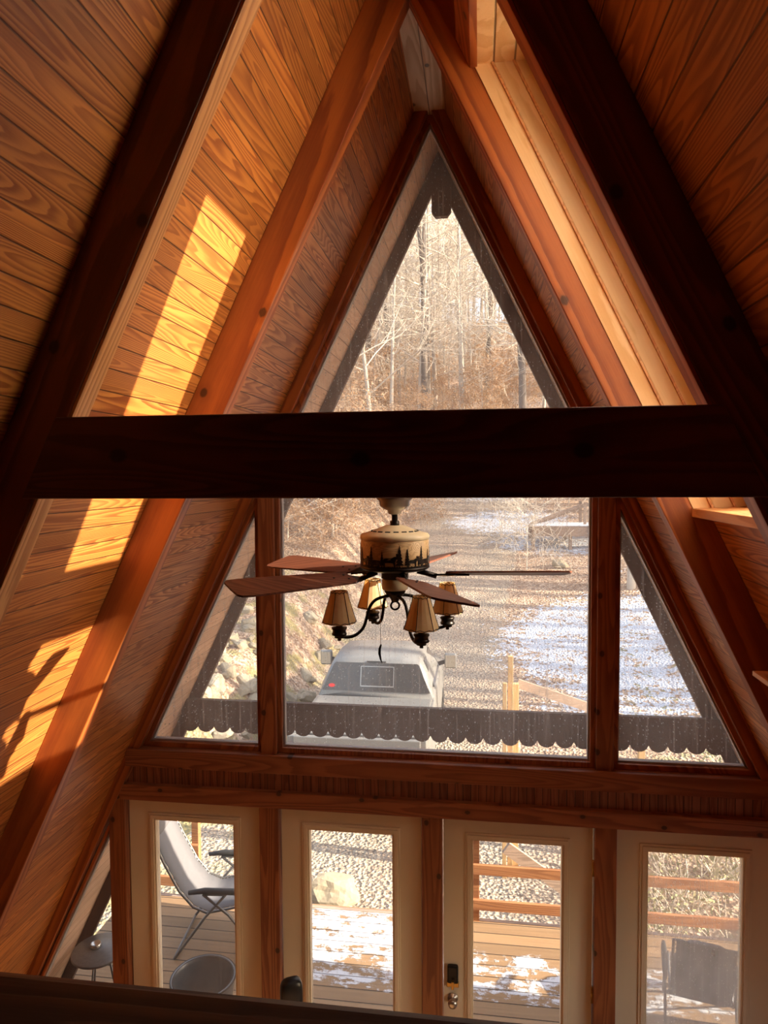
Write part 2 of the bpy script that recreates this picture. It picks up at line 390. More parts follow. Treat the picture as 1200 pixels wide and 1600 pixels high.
# ---------------- doors
def door(nm, x0, gm, handle=False):
    r = empty(nm, (x0+DW/2, 0, 0)); struct(r); c = x0+DW/2
    P = lambda o: o
    ga, gb, gz0, gz1 = -DW/2+.212, DW/2-.135, .27, 1.905
    ga, gb = -.268, .268
    g = .004
    a = MB(); ring(a, [(-DW/2+g, .01), (DW/2-g, .01), (DW/2-g, ZH-g), (-DW/2+g, ZH-g)], [(ga-.02, gz0-.02), (gb+.02, gz0-.02), (gb+.02, gz1+.02), (ga-.02, gz1+.02)], -.022, .022)
    a.build('door_panel', M['door'], r, bevel=.002)
    b = MB()
    for w0, w1, dep in ((.050, .034, .030), (.036, .012, .036), (.018, .0, .028)):
        ring(b, [(ga-w0, gz0-w0), (gb+w0, gz0-w0), (gb+w0, gz1+w0), (ga-w0, gz1+w0)], [(ga-w1, gz0-w1), (gb+w1, gz0-w1), (gb+w1, gz1+w1), (ga-w1, gz1+w1)], -dep, dep)
    b.build('glazing_moulding', M['door'], r, bevel=.002)
    gg = MB(); gg.box(ga-.004, gb+.004, -.004, .004, gz0-.004, gz1+.004); gg.build('glass', gm, r)
    return r
d1 = door('door_1', dx[0], M['glass_mid']); d2 = door('door_2', dx[1], M['glass_mid'])
d3 = door('door_3', dx[2], M['glass_clear']); d4 = door('door_4', dx[3], M['glass_fog'])
# lock hardware on door_3
lx = -DW/2+.062
k = MB().box(lx-.034, lx+.034, -.052, -.022, .985, 1.10).build('keypad_lock', M['black'], d3, bevel=.010)
MB().box(lx-.038, lx+.038, -.040, -.022, .955, .99).build('lock_plate', M['brass'], d3, bevel=.004)
kt = MB(); kt.box(lx-.008, lx+.008, -.075, -.04, .965, 1.015); kt.build('thumb_turn', M['brass'], d3, bevel=.003)
kb = MB()
kb.lathe([(0, 0), (.033, 0), (.033, .008), (.014, .012), (.014, .034), (.026, .040), (.030, .052), (.026, .064), (.012, .070), (0, .070)], n=24)
kb.v = [(x+lx, -.022-z, y+.875) for x, y, z in kb.v]
kb.build('handle', M['chrome'], d3)
for zz in (1.78, .98, .25):
    hh = MB().tube([(DW/2-.002, -.026, zz-.05), (DW/2-.002, -.026, zz+.05)], .008, 10); hh.build('hinge', M['brass'], d3)

# ---------------- rafters and tie beams
def rafter(side, y, th, label, mt):
    m_ = MB().prism([(side*hw(HI, 0), 0), (0, zap(HI)), (0, zap(HC)), (side*hw(HC, 0), 0)], y, y+th)
    o = m_.build('rafter', M[mt], bevel=.004); tag(o, label, 'beam'); return o
rafter(-1, YR[0], .085, 'orange-stained knotty rafter on the left roof slope, nearest the tall windows', 'raft_l')
rafter(1, YR[0], .085, 'red-brown rafter on the right roof slope, forming the window-side edge of the skylight', 'raft_r')
rafter(-1, YR[1], .085, 'shade-tinted rafter on the left slope joined to the left end of the near crossbeam', 'dark_l')
rafter(1, YR[1], .085, 'shade-tinted rafter on the right slope with an orange lit edge beside the skylight', 'dark_r')
for i, y in enumerate(YR[2:]):
    for sd in (-1, 1):
        rafter(sd, y, .085, 'rafter of the loft roof on the %s slope, %s pair behind the crossbeam' % ('left' if sd < 0 else 'right', ('first', 'second', 'third')[i]), 'raft_l' if sd < 0 else 'raft_r')
r2 = [o for o in col.objects if o.name == 'rafter.002'][0]
tag(MB().prism([(-hw(HI-.012, .3), .3), (0, zap(HI-.012)), (0, zap(HI)), (-hw(HI, .3), .3)], YR[1]+.004, YR[1]+.081).build('lit_edge_strip', M['pale_l'], r2, bevel=.002), 'pale knotty edge strip coloured as lit')  # lit inner face of the rafter, painted in as a paler strip
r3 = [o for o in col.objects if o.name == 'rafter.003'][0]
tag(MB().prism([(hw(HI-.012, .3), .3), (0, zap(HI-.012)), (0, zap(HI)), (hw(HI, .3), .3)], YR[1]+.004, YR[1]+.081).build('lit_edge_strip', M['raft_r'], r3, bevel=.002), 'orange edge strip coloured as lit')  # lit edge kept in lighter wood than the shade-tinted rafter
# tie beams
def tie(y0, y1, z0, z1, H, label):
    o = MB().prism([(-hw(H, z0), z0), (hw(H, z0), z0), (hw(H, z1), z1), (-hw(H, z1), z1)], y0, y1).build('crossbeam', M['beam'], bevel=.005)
    tag(o, label, 'beam'); return o
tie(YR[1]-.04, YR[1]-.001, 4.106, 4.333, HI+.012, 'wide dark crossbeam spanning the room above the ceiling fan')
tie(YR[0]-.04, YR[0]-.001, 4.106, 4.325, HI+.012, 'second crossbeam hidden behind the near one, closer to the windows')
tag(MB().box(-.045, .045, YR[1]+.001, YR[0]-.041, 4.105, 4.32).build('fan_support_beam', M['trim_y'], bevel=.004),
    'short beam between the two crossbeams carrying the ceiling fan', 'beam')

# ---------------- skylight in the right slope
sk = empty('window_6', (0, 0, 0)); struct(sk)
HJ = HC+TH
# window-side jamb: pale boards stacked outwards
def jamb(y0, y1, h0, h1, z0, z1): return MB().prism([(hw(h0, z0), z0), (hw(h0, z1), z1), (hw(h1, z1), z1), (hw(h1, z0), z0)], y0, y1)
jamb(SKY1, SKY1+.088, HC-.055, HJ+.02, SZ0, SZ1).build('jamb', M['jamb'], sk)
for h in (HC+.02, HC+.105):
    jamb(SKY1-.010, SKY1+.002, h-.006, h+.004, SZ0, SZ1-.02).build('jamb_bead', M['pale_x'], sk)
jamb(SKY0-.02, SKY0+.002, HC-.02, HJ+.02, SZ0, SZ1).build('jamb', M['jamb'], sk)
# head: boards across the top of the well, with a hanging trim
m = MB(); m.prism([(hw(HC-.06, SZ1-.04), SZ1-.04), (hw(HC-.06, SZ1), SZ1+.0), (hw(HJ, SZ1), SZ1), (hw(HJ, SZ1-.04), SZ1-.04)], SKY0, SKY1); m.build('head', M['jamb'], sk)
m = MB(); m.prism([(hw(HC-.075, SZ1-.05), SZ1-.05), (hw(HC-.075, SZ1+.07), SZ1+.07), (hw(HC-.045, SZ1+.07), SZ1+.07), (hw(HC-.045, SZ1-.05), SZ1-.05)], SKY0, SKY1+.02); m.build('head_trim', M['trim_y'], sk, bevel=.003)
# sill
m = MB(); m.prism([(hw(HC-.06, SZ0), SZ0-.035), (hw(HC-.06, SZ0), SZ0), (hw(HJ, SZ0), SZ0+.01), (hw(HJ, SZ0), SZ0-.035)], SKY0, SKY1); m.build('sill', M['pale_x'], sk, bevel=.003)
SG0, SG1 = -2.05, -1.635        # glass along y
def sband(y0, y1, h0, h1): return MB().prism([(hw(h0, SZ0), SZ0), (hw(h0, SZ1), SZ1), (hw(h1, SZ1), SZ1), (hw(h1, SZ0), SZ0)], y0, y1)
t = NT('added_light_diffuser'); p = t.pos(); n1 = t.noise(p, 30, 4)  # translucent material for added panes that spread sunlight onto the jamb
fr_ = t.n('ShaderNodeMixShader', {0: .92, 1: t.n('ShaderNodeBsdfDiffuse', {'Color': t.mix(n1, (.8, .8, .8), (.92, .92, .92))}), 2: t.n('ShaderNodeBsdfTranslucent', {'Color': (.97, .95, .90, 1)})})
t.t.links.new(fr_, t.out.inputs[0]); M['diffuser'] = t.m
MB().prism([(hw(HC+.225, SZ0), SZ0), (hw(HC+.225, SZ1), SZ1), (hw(HC+.245, SZ1), SZ1), (hw(HC+.245, SZ0), SZ0)], SKY0+.01, SG0-.02).build('added_diffuser_pane', M['diffuser'], sk)  # added pane, hidden behind the near rafter, brightens the jamb
MB().prism([(hw(HC+.225, SZ0), SZ0), (hw(HC+.225, SZ1), SZ1), (hw(HC+.245, SZ1), SZ1), (hw(HC+.245, SZ0), SZ0)], SG1+.02, SG1+.13).build('added_diffuser_pane', M['diffuser'], sk)  # second added pane, closer to the jamb it brightens
sband(SG1, SG1+.018, HC+.21, HC+.27).build('sash', M['raft_r'], sk)
for y0, y1 in ((SKY0, SG0), (SG1+.13, SKY1)):
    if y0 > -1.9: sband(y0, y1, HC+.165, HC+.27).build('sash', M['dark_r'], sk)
    else: sband(SG0-.02, SG0, HC+.21, HC+.27).build('sash', M['raft_r'], sk)
    far = y0 > -1.9
    for k in range(2 if far else 0):
        a = y0+.03+.08*k
        sband(a, a+.045, HC+.150, HC+.167).build('sash_rail', M['raft_r'], sk, bevel=.003)
for za, zb in ((SZ0, SZ0+.05), (SZ1-.18, SZ1)):
    MB().prism([(hw(HC+.21, za), za), (hw(HC+.21, zb), zb), (hw(HC+.27, zb), zb), (hw(HC+.27, za), za)], SG0, SG1).build('sash', M['raft_r'], sk)
jamb(SG0-.01, SG1+.01, HC+.235, HC+.243, SZ0+.04, SZ1-.17).build('glass', M['glass_sky'], sk)
lw = empty('added_light_window', (0, 0, 0)); struct(lw)  # added unseen window, lets daylight reach the doors and front wall
m = MB()
def sring(mb, y0, y1, z0, z1, wd, h0, h1):
    def bx(ya, yb, za, zb): mb.prism([(hw(h0, za), za), (hw(h0, zb), zb), (hw(h1, zb), zb), (hw(h1, za), za)], ya, yb)
    bx(y0, y0+wd, z0, z1); bx(y1-wd, y1, z0, z1); bx(y0+wd, y1-wd, z0, z0+wd*1.6); bx(y0+wd, y1-wd, z1-wd*1.6, z1)
sring(m, LW0, LW1, LZ0, LZ1, .05, HC-.02, HC+.24); m.build('window_frame', M['raft_r'], lw)
jamb(LW0+.04, LW1-.04, HC+.20, HC+.208, LZ0+.06, LZ1-.06).build('glass', M['glass_sky'], lw)

# ---------------- loft railing in front of the camera
lr = empty('loft_railing', (0, -3.33, 2.5)); tag(lr, 'dark red-stained wooden loft railing along the bottom edge of the view', 'railing')
P = MB()
prof = [(-.07, -.05), (.07, -.05), (.07, -.012), (.045, .0), (-.045, .0), (-.07, -.012)]
pts = []
for xx in (-1.6, 1.6):
    for a, b in prof: pts.append((xx, a-.04, b+.912))
n = 6; P.add(pts, [tuple(range(5, -1, -1)), tuple(range(6, 12))]+[(i, (i+1) % 6, (i+1) % 6+6, i+6) for i in range(6)])
P.build('handrail', M['rail'], lr, bevel=.004)
MB().box(-1.6, 1.6, -.03, .015, .78, .86).build('upper_rail', M['rail'], lr, bevel=.004)
MB().box(-1.6, 1.6, -.03, .015, .08, .15).build('lower_rail', M['rail'], lr, bevel=.004)
for k in range(22):
    xx = -1.5+k*.14
    if abs(xx-.17) > .06: MB().box(xx-.018, xx+.018, -.03, .006, .15, .78).build('baluster', M['rail'], lr)
q = MB(); q.box(.125, .215, -.105, -.01, 0, .86)
q.build('post', M['rail'], lr, bevel=.01)
q = MB(); q.add([(.13, -.135, .86), (.21, -.135, .86), (.21, -.02, .86), (.13, -.02, .86), (.17, -.115, .918), (.17, -.04, .918)],
      [(0, 3, 2, 1), (0, 1, 4), (1, 2, 5, 4), (2, 3, 5), (3, 0, 4, 5)]); q.build('post_cap', M['rail'], lr, bevel=.003)

# small wooden shelf fixed to the right slope
sh = empty('wall_shelf', (hw(HC, 3.42)+.075, -1.70, 3.42)); tag(sh, 'small pale wooden shelf bracketed to the lower right roof slope', 'shelf')
MB().box(-.27, .03, -.14, .14, 0, .018).build('shelf_board', M['pale_x'], sh, bevel=.002)
MB().prism([(-.16, 0), (.0, 0), (.05, -.11), (.02, -.11)], .09, .11).build('bracket', M['pale_x'], sh)
MB().prism([(-.16, 0), (.0, 0), (.05, -.11), (.02, -.11)], -.11, -.09).build('bracket', M['pale_x'], sh)

# black chair back seen just over the railing
ch = empty('lounge_chair', (-.695, -.643, 0), .5); tag(ch, 'black padded lounge chair whose rounded top shows over the railing', 'chair')
def cushion(sx, sy, sz, c):
    b_ = bmesh.new(); bmesh.ops.create_cube(b_, size=1)
    bmesh.ops.subdivide_edges(b_, edges=b_.edges, cuts=5, use_grid_fill=True)
    for v in b_.verts:
        q_ = v.co*2; L = max(abs(q_.x)**4+abs(q_.y)**4+abs(q_.z)**4, 1e-6)**.25
        v.co = Vector((q_.x/L*sx, q_.y/L*sy, q_.z/L*sz))*.5+Vector(c)
    m_ = MB(); b_.verts.index_update(); m_.add([v.co[:] for v in b_.verts], [tuple(v.index for v in f.verts) for f in b_.faces], True); b_.free(); return m_
M['leather'] = plain('black_leather', (.012, .012, .014), .35, var=.3, nscale=50)
cushion(.5, .5, .14, (0, 0, .45)).build('seat', M['leather'], ch)
cushion(.46, .12, .56, (0, .22, .76)).build('backrest', M['leather'], ch)
cushion(.13, .08, .20, (0, .22, 1.13)).build('headrest', M['leather'], ch)
for a in range(5):
    an = a*2*PI/5; MB().bar((0, 0, .09), (.28*math.cos(an), .28*math.sin(an), .045), .04, .03).build('leg', M['black'], ch)
MB().tube([(0, 0, .08), (0, 0, .40)], .03, 12).build('pedestal', M['black'], ch)

# ================================================================== CEILING FAN
FX, FYc = .008, -1.945
fan = empty('ceiling_fan', (FX, FYc, 0)); tag(fan, 'five-bladed rustic ceiling fan with a pine-and-moose motor band, hanging in front of the windows', 'ceiling fan')
t = NT('fan_motor_cream'); p = t.pos(); n = t.noise(p, 25, 4); M['cream_metal'] = t.bsdf(t.mix(n, (.62, .48, .29), (.82, .68, .45)), .4, n, .1, .003)
MB().lathe([(0, 4.105), (.058, 4.105), (.060, 4.088), (.052, 4.082), (.050, 4.066), (.040, 4.056), (.024, 4.050), (.022, 4.040), (.016, 4.036), (0, 4.036)], n=40).build('canopy', M['pewter'], fan)
MB().lathe([(0, 4.04), (.010, 4.04), (.010, 4.015), (.016, 4.015), (.016, 3.996), (0, 3.996)], n=20).build('downrod', M['bronze'], fan)
top = MB().lathe([(0, 4.000), (.030, 4.000), (.038, 3.997), (.078, 3.981), (.112, 3.972), (.1165, 3.966), (.1165, 3.956), (.112, 3.952)], n=56).build('motor_top', M['cream_metal'], fan)
for k in range(18):
    an = 2*PI*k/18; r0, r1 = .070, .079
    c_ = Vector((math.cos(an)*.0785, math.sin(an)*.0785, 3.9822)); tg = Vector((-math.sin(an), math.cos(an), 0)); rd = Vector((math.cos(an)*.93, math.sin(an)*.93, -.36)).normalized()
    MB().obox(c_, tg*.0085, rd*.0022, rd.cross(tg)*.0012).build('vent_slot', M['black'], top)
M['band'] = wood('fan_band_wood', (.66, .44, .22), (.42, .25, .11), X, Z, Y, rings=5, cs=30)
band = MB().lathe([(.112, 3.955), (.1145, 3.950), (.1145, 3.866), (.112, 3.860)], n=64).build('motor_band', M['band'], fan)
MB().lathe([(.112, 3.868), (.117, 3.865), (.117, 3.859), (.108, 3.854), (.085, 3.848), (.055, 3.845), (.046, 3.842), (.046, 3.822), (.036, 3.818), (0, 3.818)], n=56).build('motor_base', M['bronze'], fan)
# silhouettes round the band: pines, moose, bears cut as thin plates bent round the drum
def bent(mb, poly, a0, z0, r=.1150, th=.0012, sc=1.0):
    n_ = len(poly); P_ = []
    for rr in (r, r+th):
        for u, v in poly:
            a = a0+u*sc/r; P_.append((math.cos(a)*rr, math.sin(a)*rr, z0+v*sc))
    fs_ = [tuple(range(n_, 2*n_)), tuple(range(n_-1, -1, -1))]+[(i, (i+1) % n_, (i+1) % n_+n_, i+n_) for i in range(n_)]
    mb.add(P_, fs_)
def pine(h, wdt, tiers=6):
    L = [(-.0012, 0), (-.0012, .006)]; 
    for i in range(tiers):
        f_ = i/tiers; z_ = .006+(h-.006)*f_; ww = wdt*(1-f_)*.5
        L += [(-ww, z_), (-ww*.45, z_+(h-.006)/tiers*.75)]
    L += [(0, h)]
    return L+[(-x_, y_) for x_, y_ in reversed(L[:-1])]
moose = [(-.014, 0), (-.012, 0), (-.0115, .008), (-.004, .008), (.004, .0075), (.006, 0), (.008, 0), (.008, .010), (.0105, .015), (.015, .012), (.018, .0125), (.0175, .016), (.015, .019), (.018, .023), (.0155, .0255), (.0135, .022), (.012, .026), (.0095, .025), (.010, .020), (.006, .020), (0, .0165), (-.010, .017), (-.014, .0155), (-.0155, .011)]
bear = [(-.013, 0), (-.009, 0), (-.008, .004), (.003, .004), (.0035, 0), (.0075, 0), (.0075, .006), (.013, .007), (.013, .010), (.0095, .0135), (.003, .0145), (-.008, .0145), (-.0125, .011)]
sil = MB()
for k in range(4):
    a0 = -PI*.42+k*PI/2
    for (da, hh, ww) in ((0, .060, .024), (.23, .050, .018), (-.50, .044, .014), (-.86, .055, .018), (.62, .030, .012)):
        bent(sil, pine(hh, ww), a0+da, 3.870, sc=1.22)
    bent(sil, moose, a0-.24, 3.872, sc=1.7); bent(sil, bear, a0-.68, 3.872, sc=1.5); bent(sil, moose, a0+.42, 3.872, sc=1.3)
    a_ = a0
    for j in range(26):
        bent(sil, [(-.004, -.004), (.004, -.004), (.003, .003+.003*R_.random()), (.001, .0015), (-.001, .005*R_.random()+.001), (-.003, .002)], a0+j*PI/52, 3.870)
sil.build('silhouette_frieze', M['bronze'], fan)
# blades
RB = .655
for k in range(5):
    an = math.radians(5+72*k)
    rot = Matrix.Rotation(an, 3, 'Z') @ Matrix.Rotation(math.radians(-12), 3, 'X')
    out = [(.170, -.040), (.185, -.052), (.30, -.060), (.45, -.068), (.60, -.074), (.640, -.070), (.653, -.055), (.655, 0), (.653, .055), (.640, .070), (.60, .074), (.45, .068), (.30, .060), (.185, .052), (.170, .040)]
    P_ = []
    for zz in (-.003, .003):
        for u, v in out: P_.append(rot @ Vector(((u-.17)*.845+.17, v*.97, zz))+Vector((0, 0, 3.838)))
    n_ = len(out)
    bl = MB().add(P_, [tuple(range(n_-1, -1, -1)), tuple(range(n_, 2*n_))]+[(i, (i+1) % n_, (i+1) % n_+n_, i+n_) for i in range(n_)]).build('blade', M['blade'], fan)
    ir = MB()
    path = [Vector((.075, 0, 3.846)), Vector((.105, 0, 3.838)), Vector((.14, 0, 3.828))]
    ir.tube([Matrix.Rotation(an, 3, 'Z') @ q_ for q_ in path], [.010, .009, .009], 8)
    plate = [(.13, -.010), (.17, -.034), (.185, -.020), (.20, -.030), (.225, -.008), (.25, 0), (.225, .008), (.20, .030), (.185, .020), (.17, .034), (.13, .010)]
    P_ = []
    for zz in (-.009, -.0035):
        for u, v in plate: P_.append(rot @ Vector((u, v, zz))+Vector((0, 0, 3.838)))
    n_ = len(plate)
    ir.add(P_, [tuple(range(n_-1, -1, -1)), tuple(range(n_, 2*n_))]+[(i, (i+1) % n_, (i+1) % n_+n_, i+n_) for i in range(n_)])
    ir.build('blade_iron', M['bronze'], fan)
    for u, v in ((.19, -.018), (.19, .018), (.235, 0)):
        sc = MB(); c_ = rot @ Vector((u, v, 0))+Vector((0, 0, 3.838)); nz = rot @ Vector((0, 0, 1)); sc.tube([c_-nz*.0045, c_+nz*.0055], .004, 8); sc.build('screw', M['black'], bl)
# switch housing and light kit
MB().lathe([(0, 3.82), (.042, 3.82), (.044, 3.815), (.044, 3.786), (.040, 3.782), (0, 3.782)], n=32).build('switch_housing', M['cream_metal'], fan)
MB().lathe([(0, 3.784), (.034, 3.784), (.036, 3.776), (.028, 3.764), (.016, 3.752), (.012, 3.742), (0, 3.738)], n=28).build('light_hub', M['bronze'], fan)
rg_ = MB().tube([(math.cos(a)*.014*math.cos(.15), math.cos(a)*.014*math.sin(.15), 3.728+.014*math.sin(a)) for a in [2*PI*i/20 for i in range(21)]], .0035, 8, cap=False); rg_.build('ring', M['bronze'], fan)
for k, deg in enumerate((31, 121, 211, 301)):
    an = math.radians(deg); c, s_ = math.cos(an), math.sin(an)
    prof = [(.018, 3.762), (.045, 3.760), (.075, 3.750), (.095, 3.725), (.105, 3.690), (.118, 3.660), (.145, 3.640), (.175, 3.637), (.205, 3.645)]
    # smooth the arm
    pts = []
    for i in range(len(prof)-1):
        for j in range(4):
            t_ = j/4; p0 = prof[max(i-1, 0)]; p1 = prof[i]; p2 = prof[i+1]; p3 = prof[min(i+2, len(prof)-1)]
            q_ = [.5*((2*p1[m_])+(-p0[m_]+p2[m_])*t_+(2*p0[m_]-5*p1[m_]+4*p2[m_]-p3[m_])*t_*t_+(-p0[m_]+3*p1[m_]-3*p2[m_]+p3[m_])*t_**3) for m_ in (0, 1)]
            pts.append((q_[0]*c, q_[0]*s_, q_[1]))
    pts.append((prof[-1][0]*c, prof[-1][0]*s_, prof[-1][1]))
    MB().tube(pts, .0055, 8).build('lamp_arm', M['bronze'], fan)
    LX, LY = .200*c, .200*s_
    sk_ = MB().lathe([(0, 3.628), (.006, 3.628), (.006, 3.636), (.016, 3.638), (.016, 3.644), (.024, 3.647), (.025, 3.652), (.022, 3.655), (.022, 3.664), (.025, 3.667), (.025, 3.672), (.011, 3.674), (.010, 3.700), (0, 3.700)], (LX, LY, 0), 24).build('lamp_socket', M['bronze'], fan)
    sh_ = MB(); nn = 6; tp, bt = .027, .056; z0, z1 = 3.688, 3.792
    pr = [(bt, z0), (bt*.86, z0+.025), (bt*.70, z0+.055), (tp*1.05, z1-.01), (tp, z1)]
    for th_ in (0, .0015):
        P_ = []
        for r, z in pr:
            for j in range(nn*3):
                a = 2*PI*j/(nn*3)+.3; fl = 1.0 if j % 3 == 0 else .955
                P_.append((LX+(r*fl-th_)*math.cos(a), LY+(r*fl-th_)*math.sin(a), z))
        N3 = nn*3
        sh_.add(P_, [(i*N3+j, i*N3+(j+1) % N3, (i+1)*N3+(j+1) % N3, (i+1)*N3+j) for i in range(len(pr)-1) for j in range(N3)])
        break
    shade = sh_.build('lamp_shade', M['shade'], fan)
    for r, z in ((bt*.985, z0+.004), (tp*1.0, z1-.004)):
        st = MB(); st.tube([(LX+r*math.cos(2*PI*i/24), LY+r*math.sin(2*PI*i/24), z+.0022*(-1)**i) for i in range(25)], .0012, 5, cap=False); st.build('lacing', M['bronze'], shade)
    seams = MB()
    for j in range(nn):
        a = 2*PI*j/nn+.3; seams.tube([(LX+r*1.01*math.cos(a), LY+r*1.01*math.sin(a), z) for r, z in pr], .0011, 5)
    seams.build('seam', M['bronze'], shade)
    cl = MB().tube([(LX-.022, LY, z1-.012), (LX+.022, LY, z1-.012)], .0012, 5); cl.build('shade_clip', M['bronze'], shade)
    MB().lathe([(.0, 3.70), (.009, 3.70), (.010, 3.712), (.015, 3.735), (.010, 3.758), (0, 3.768)], (LX, LY, 0), 14).build('bulb', M['cream_metal'], sk_)
pc = MB().tube([(-.048, -.01, 3.80), (-.049, -.01, 3.594)], .0008, 5).build('pull_chain', M['chrome'], fan)
MB().tube([(-.047, -.01, 3.596), (-.052, -.01, 3.582), (-.053, -.01, 3.565), (-.049, -.01, 3.545), (-.044, -.01, 3.532)], [.0028, .0045, .0045, .003, .0006], 10).build('antler_pull', M['bronze'], pc)
MB().tube([(.050, .01, 3.80), (.050, .01, 3.70)], .0008, 5).build('pull_chain', M['chrome'], fan)

# ================================================================== OVERHANG DETAILS (outside)
for side, nm in ((-1, 'left'), (1, 'right')):
    o = MB().prism([(side*hw(HC-.002, -.45), -.45), (0, zap(HC-.002)), (0, zap(HC-.10)), (side*hw(HC-.10, -.45), -.45)], YO, YO+.045).build('barge_board', M['barge'])
    tag(o, 'weathered brown barge board along the %s edge of the roof overhang, outside the glass' % nm, 'board')
    o = MB().prism([(side*hw(HC+.30, -.45), -.45), (0, zap(HC+.30)), (0, zap(HC)), (side*hw(HC, -.45), -.45)], YO+.16, YO+.19).build('fascia_board', M['barge'])
    tag(o, 'outer fascia board capping the %s roof edge outside' % nm, 'board')
o = MB().prism([(-.045, 6.27), (-.045, 6.04), (-.02, 6.005), (.065, 6.005), (.092, 6.04), (.092, 6.27)], YO-.05, YO).build('finial_board', M['barge'])
o.location.x = 0.0
tag(o, 'short brown board with clipped corners hanging from the roof peak outside', 'board')
# scalloped valance board
xs0 = hw(HC-.02, 2.33)
pts = [(-xs0, 2.458), (xs0, 2.458)]
np_ = 31; pitch = 2*xs0/np_
low = []
for i in range(np_):
    a0_ = xs0-i*pitch
    for j in range(8):
        a = j/8; low.append((a0_-a*pitch, 2.255-.048*math.sqrt(max(0, math.sin(PI*a)))))
low.append((-xs0, 2.255))
pts = pts+[(x_, z_) for x_, z_ in low]
# build as quads strip so that the concave outline stays clean
m = MB(); n_ = len(low); P_ = []
for yy in (YO-.04, YO): 
    for x_, z_ in low: P_ += [(x_, yy, z_), (x_, yy, 2.458)]
o2 = 2*n_
fs_ = []
for i in range(n_-1):
    a, b, c, d_ = 2*i, 2*i+1, 2*i+3, 2*i+2
    fs_ += [(a, b, c, d_), (o2+a, o2+d_, o2+c, o2+b), (a, d_, o2+d_, o2+a), (b, o2+b, o2+c, c)]
fs_ += [(0, o2, o2+1, 1), (2*n_-2, 2*n_-1, o2+2*n_-1, o2+2*n_-2)]
m.add(P_, fs_); o = m.build('valance_board', M['barge']); tag(o, 'long scalloped brown valance board spanning the overhang just outside the tall windows', 'board')

# ================================================================== GROUND
def sst(x, a, b):
    t_ = min(1, max(0, (x-a)/(b-a))); return t_*t_*(3-2*t_)
PROF = [(-20, -.75), (12.0, -.75), (15, -.52), (20, .28), (25, 1.2), (30, 2.1), (40, 4.6), (50, 7.4), (60, 10.4), (80, 17), (110, 28), (150, 36), (240, 40)]
def prof_z(d):
    for i in range(len(PROF)-1):
        if d <= PROF[i+1][0]:
            a, b = PROF[i], PROF[i+1]; t_ = (d-a[0])/(b[0]-a[0]); return a[1]+(b[1]-a[1])*t_
    return PROF[-1][1]
def drive_x(y):      # centre line of the gravel drive
    return -1.3+(y-7)*.02+sst(y, 14, 40)*1.6
def gz(x, y):
    d = y+4.24; z = prof_z(d)
    if y > -3:
        bank = sst(-x, 2.9, 4.6)*1.35*sst(y, 4.6, 6.6)*(1-sst(y, 22, 40)*.5)
        z += bank+sst(-x, 4.6, 14)*2.2*sst(y, 3, 9)
        z += sst(x, 3.2, 8)*.35*sst(y, 3, 8)
    n1 = mnoise.noise(Vector((x*.18, y*.18, 0))); z += n1*.25*sst(abs(x-drive_x(y)), 2.0, 5)*sst(y, 5, 10)
    z += mnoise.noise(Vector((x*.9, y*.9, 3)))*.035*sst(y, 2.4, 4)
    return z
def ell(x, y, cx, cy, rx, ry, soft=.35):
    q_ = math.sqrt(((x-cx)/rx)**2+((y-cy)/ry)**2); return 1-sst(q_, 1-soft, 1+soft)
def snow_m(x, y):
    s_ = 0
    s_ = max(s_, ell(x, y, 4.6, 13.6, 4.0, 3.6, .3))
    s_ = max(s_, ell(x, y, 3.6, 10.2, 2.2, 1.8, .5)*.8)
    s_ = max(s_, ell(x, y, 4.4, 23.0, 3.6, 2.0, .45)); s_ = max(s_, ell(x, y, 1.6, 26, 2.8, 2.0, .4)*.95)
    s_ = max(s_, ell(x, y, 0.9, 32, 3.0, 3.0, .4)*.9); s_ = max(s_, ell(x, y, 6.6, 19.0, 2.0, .6, .5)*.8)
    s_ = max(s_, ell(x, y, -4.8, 30, 1.6, 3, .4)*.85); s_ = max(s_, ell(x, y, -6.6, 24, 1.5, 2, .4)*.8)
    s_ = max(s_, ell(x, y, 9, 55, 9, 2.5, .5)*.55); s_ = max(s_, ell(x, y, -3, 62, 8, 1.5, .5)*.5)
    return s_
def grav_m(x, y):
    w_ = 2.0+sst(y, 12, 22)*.3
    g_ = 1-sst(abs(x-drive_x(y)), w_*.8, w_*1.25)
    g_ *= 1-sst(y, 34, 48)
    if y < 7: g_ = max(g_, (1-sst(y, 4.5, 7.2))*(1-sst(x, 1.4, 2.6)))
    return g_
def axis(lo, hi, near, n_, pw):
    return [near+(lo-near)*(1-i/n_)**pw if i < n_ else near for i in range(n_)]
ys = []; y = -1.0
while y < 150: ys.append(y); y += .22+max(0, y-3)*.016
xsr = [0]; st_ = .22
while xsr[-1] < 95: xsr.append(xsr[-1]+.22+max(0, xsr[-1]-5)*.05)
xs_ = [-a for a in xsr[:0:-1]]+xsr
V = [(x_, y_, gz(x_, y_)) for y_ in ys for x_ in xs_]
nx = len(xs_)
Fc = [(j*nx+i, j*nx+i+1, (j+1)*nx+i+1, (j+1)*nx+i) for j in range(len(ys)-1) for i in range(nx-1)]
gm_ = bpy.data.meshes.new('ground'); gm_.from_pydata(V, [], Fc)
gm_.polygons.foreach_set('use_smooth', [True]*len(Fc))
for nm, fn in (('snow', snow_m), ('gravel', grav_m)):
    at = gm_.attributes.new(nm, 'FLOAT', 'POINT'); at.data.foreach_set('value', [fn(v[0], v[1]) for v in V])
at = gm_.attributes.new('bank', 'FLOAT', 'POINT'); at.data.foreach_set('value', [sst(-v[0], 2.6, 3.4)*(1-sst(v[1], 13, 18)) for v in V])
t = NT('woodland_ground'); p = t.pos()
sep = t.n('ShaderNodeSeparateXYZ', {0: p}, out=None)
def attr(nm): return t.n('ShaderNodeAttribute', out=2, attribute_name=nm)
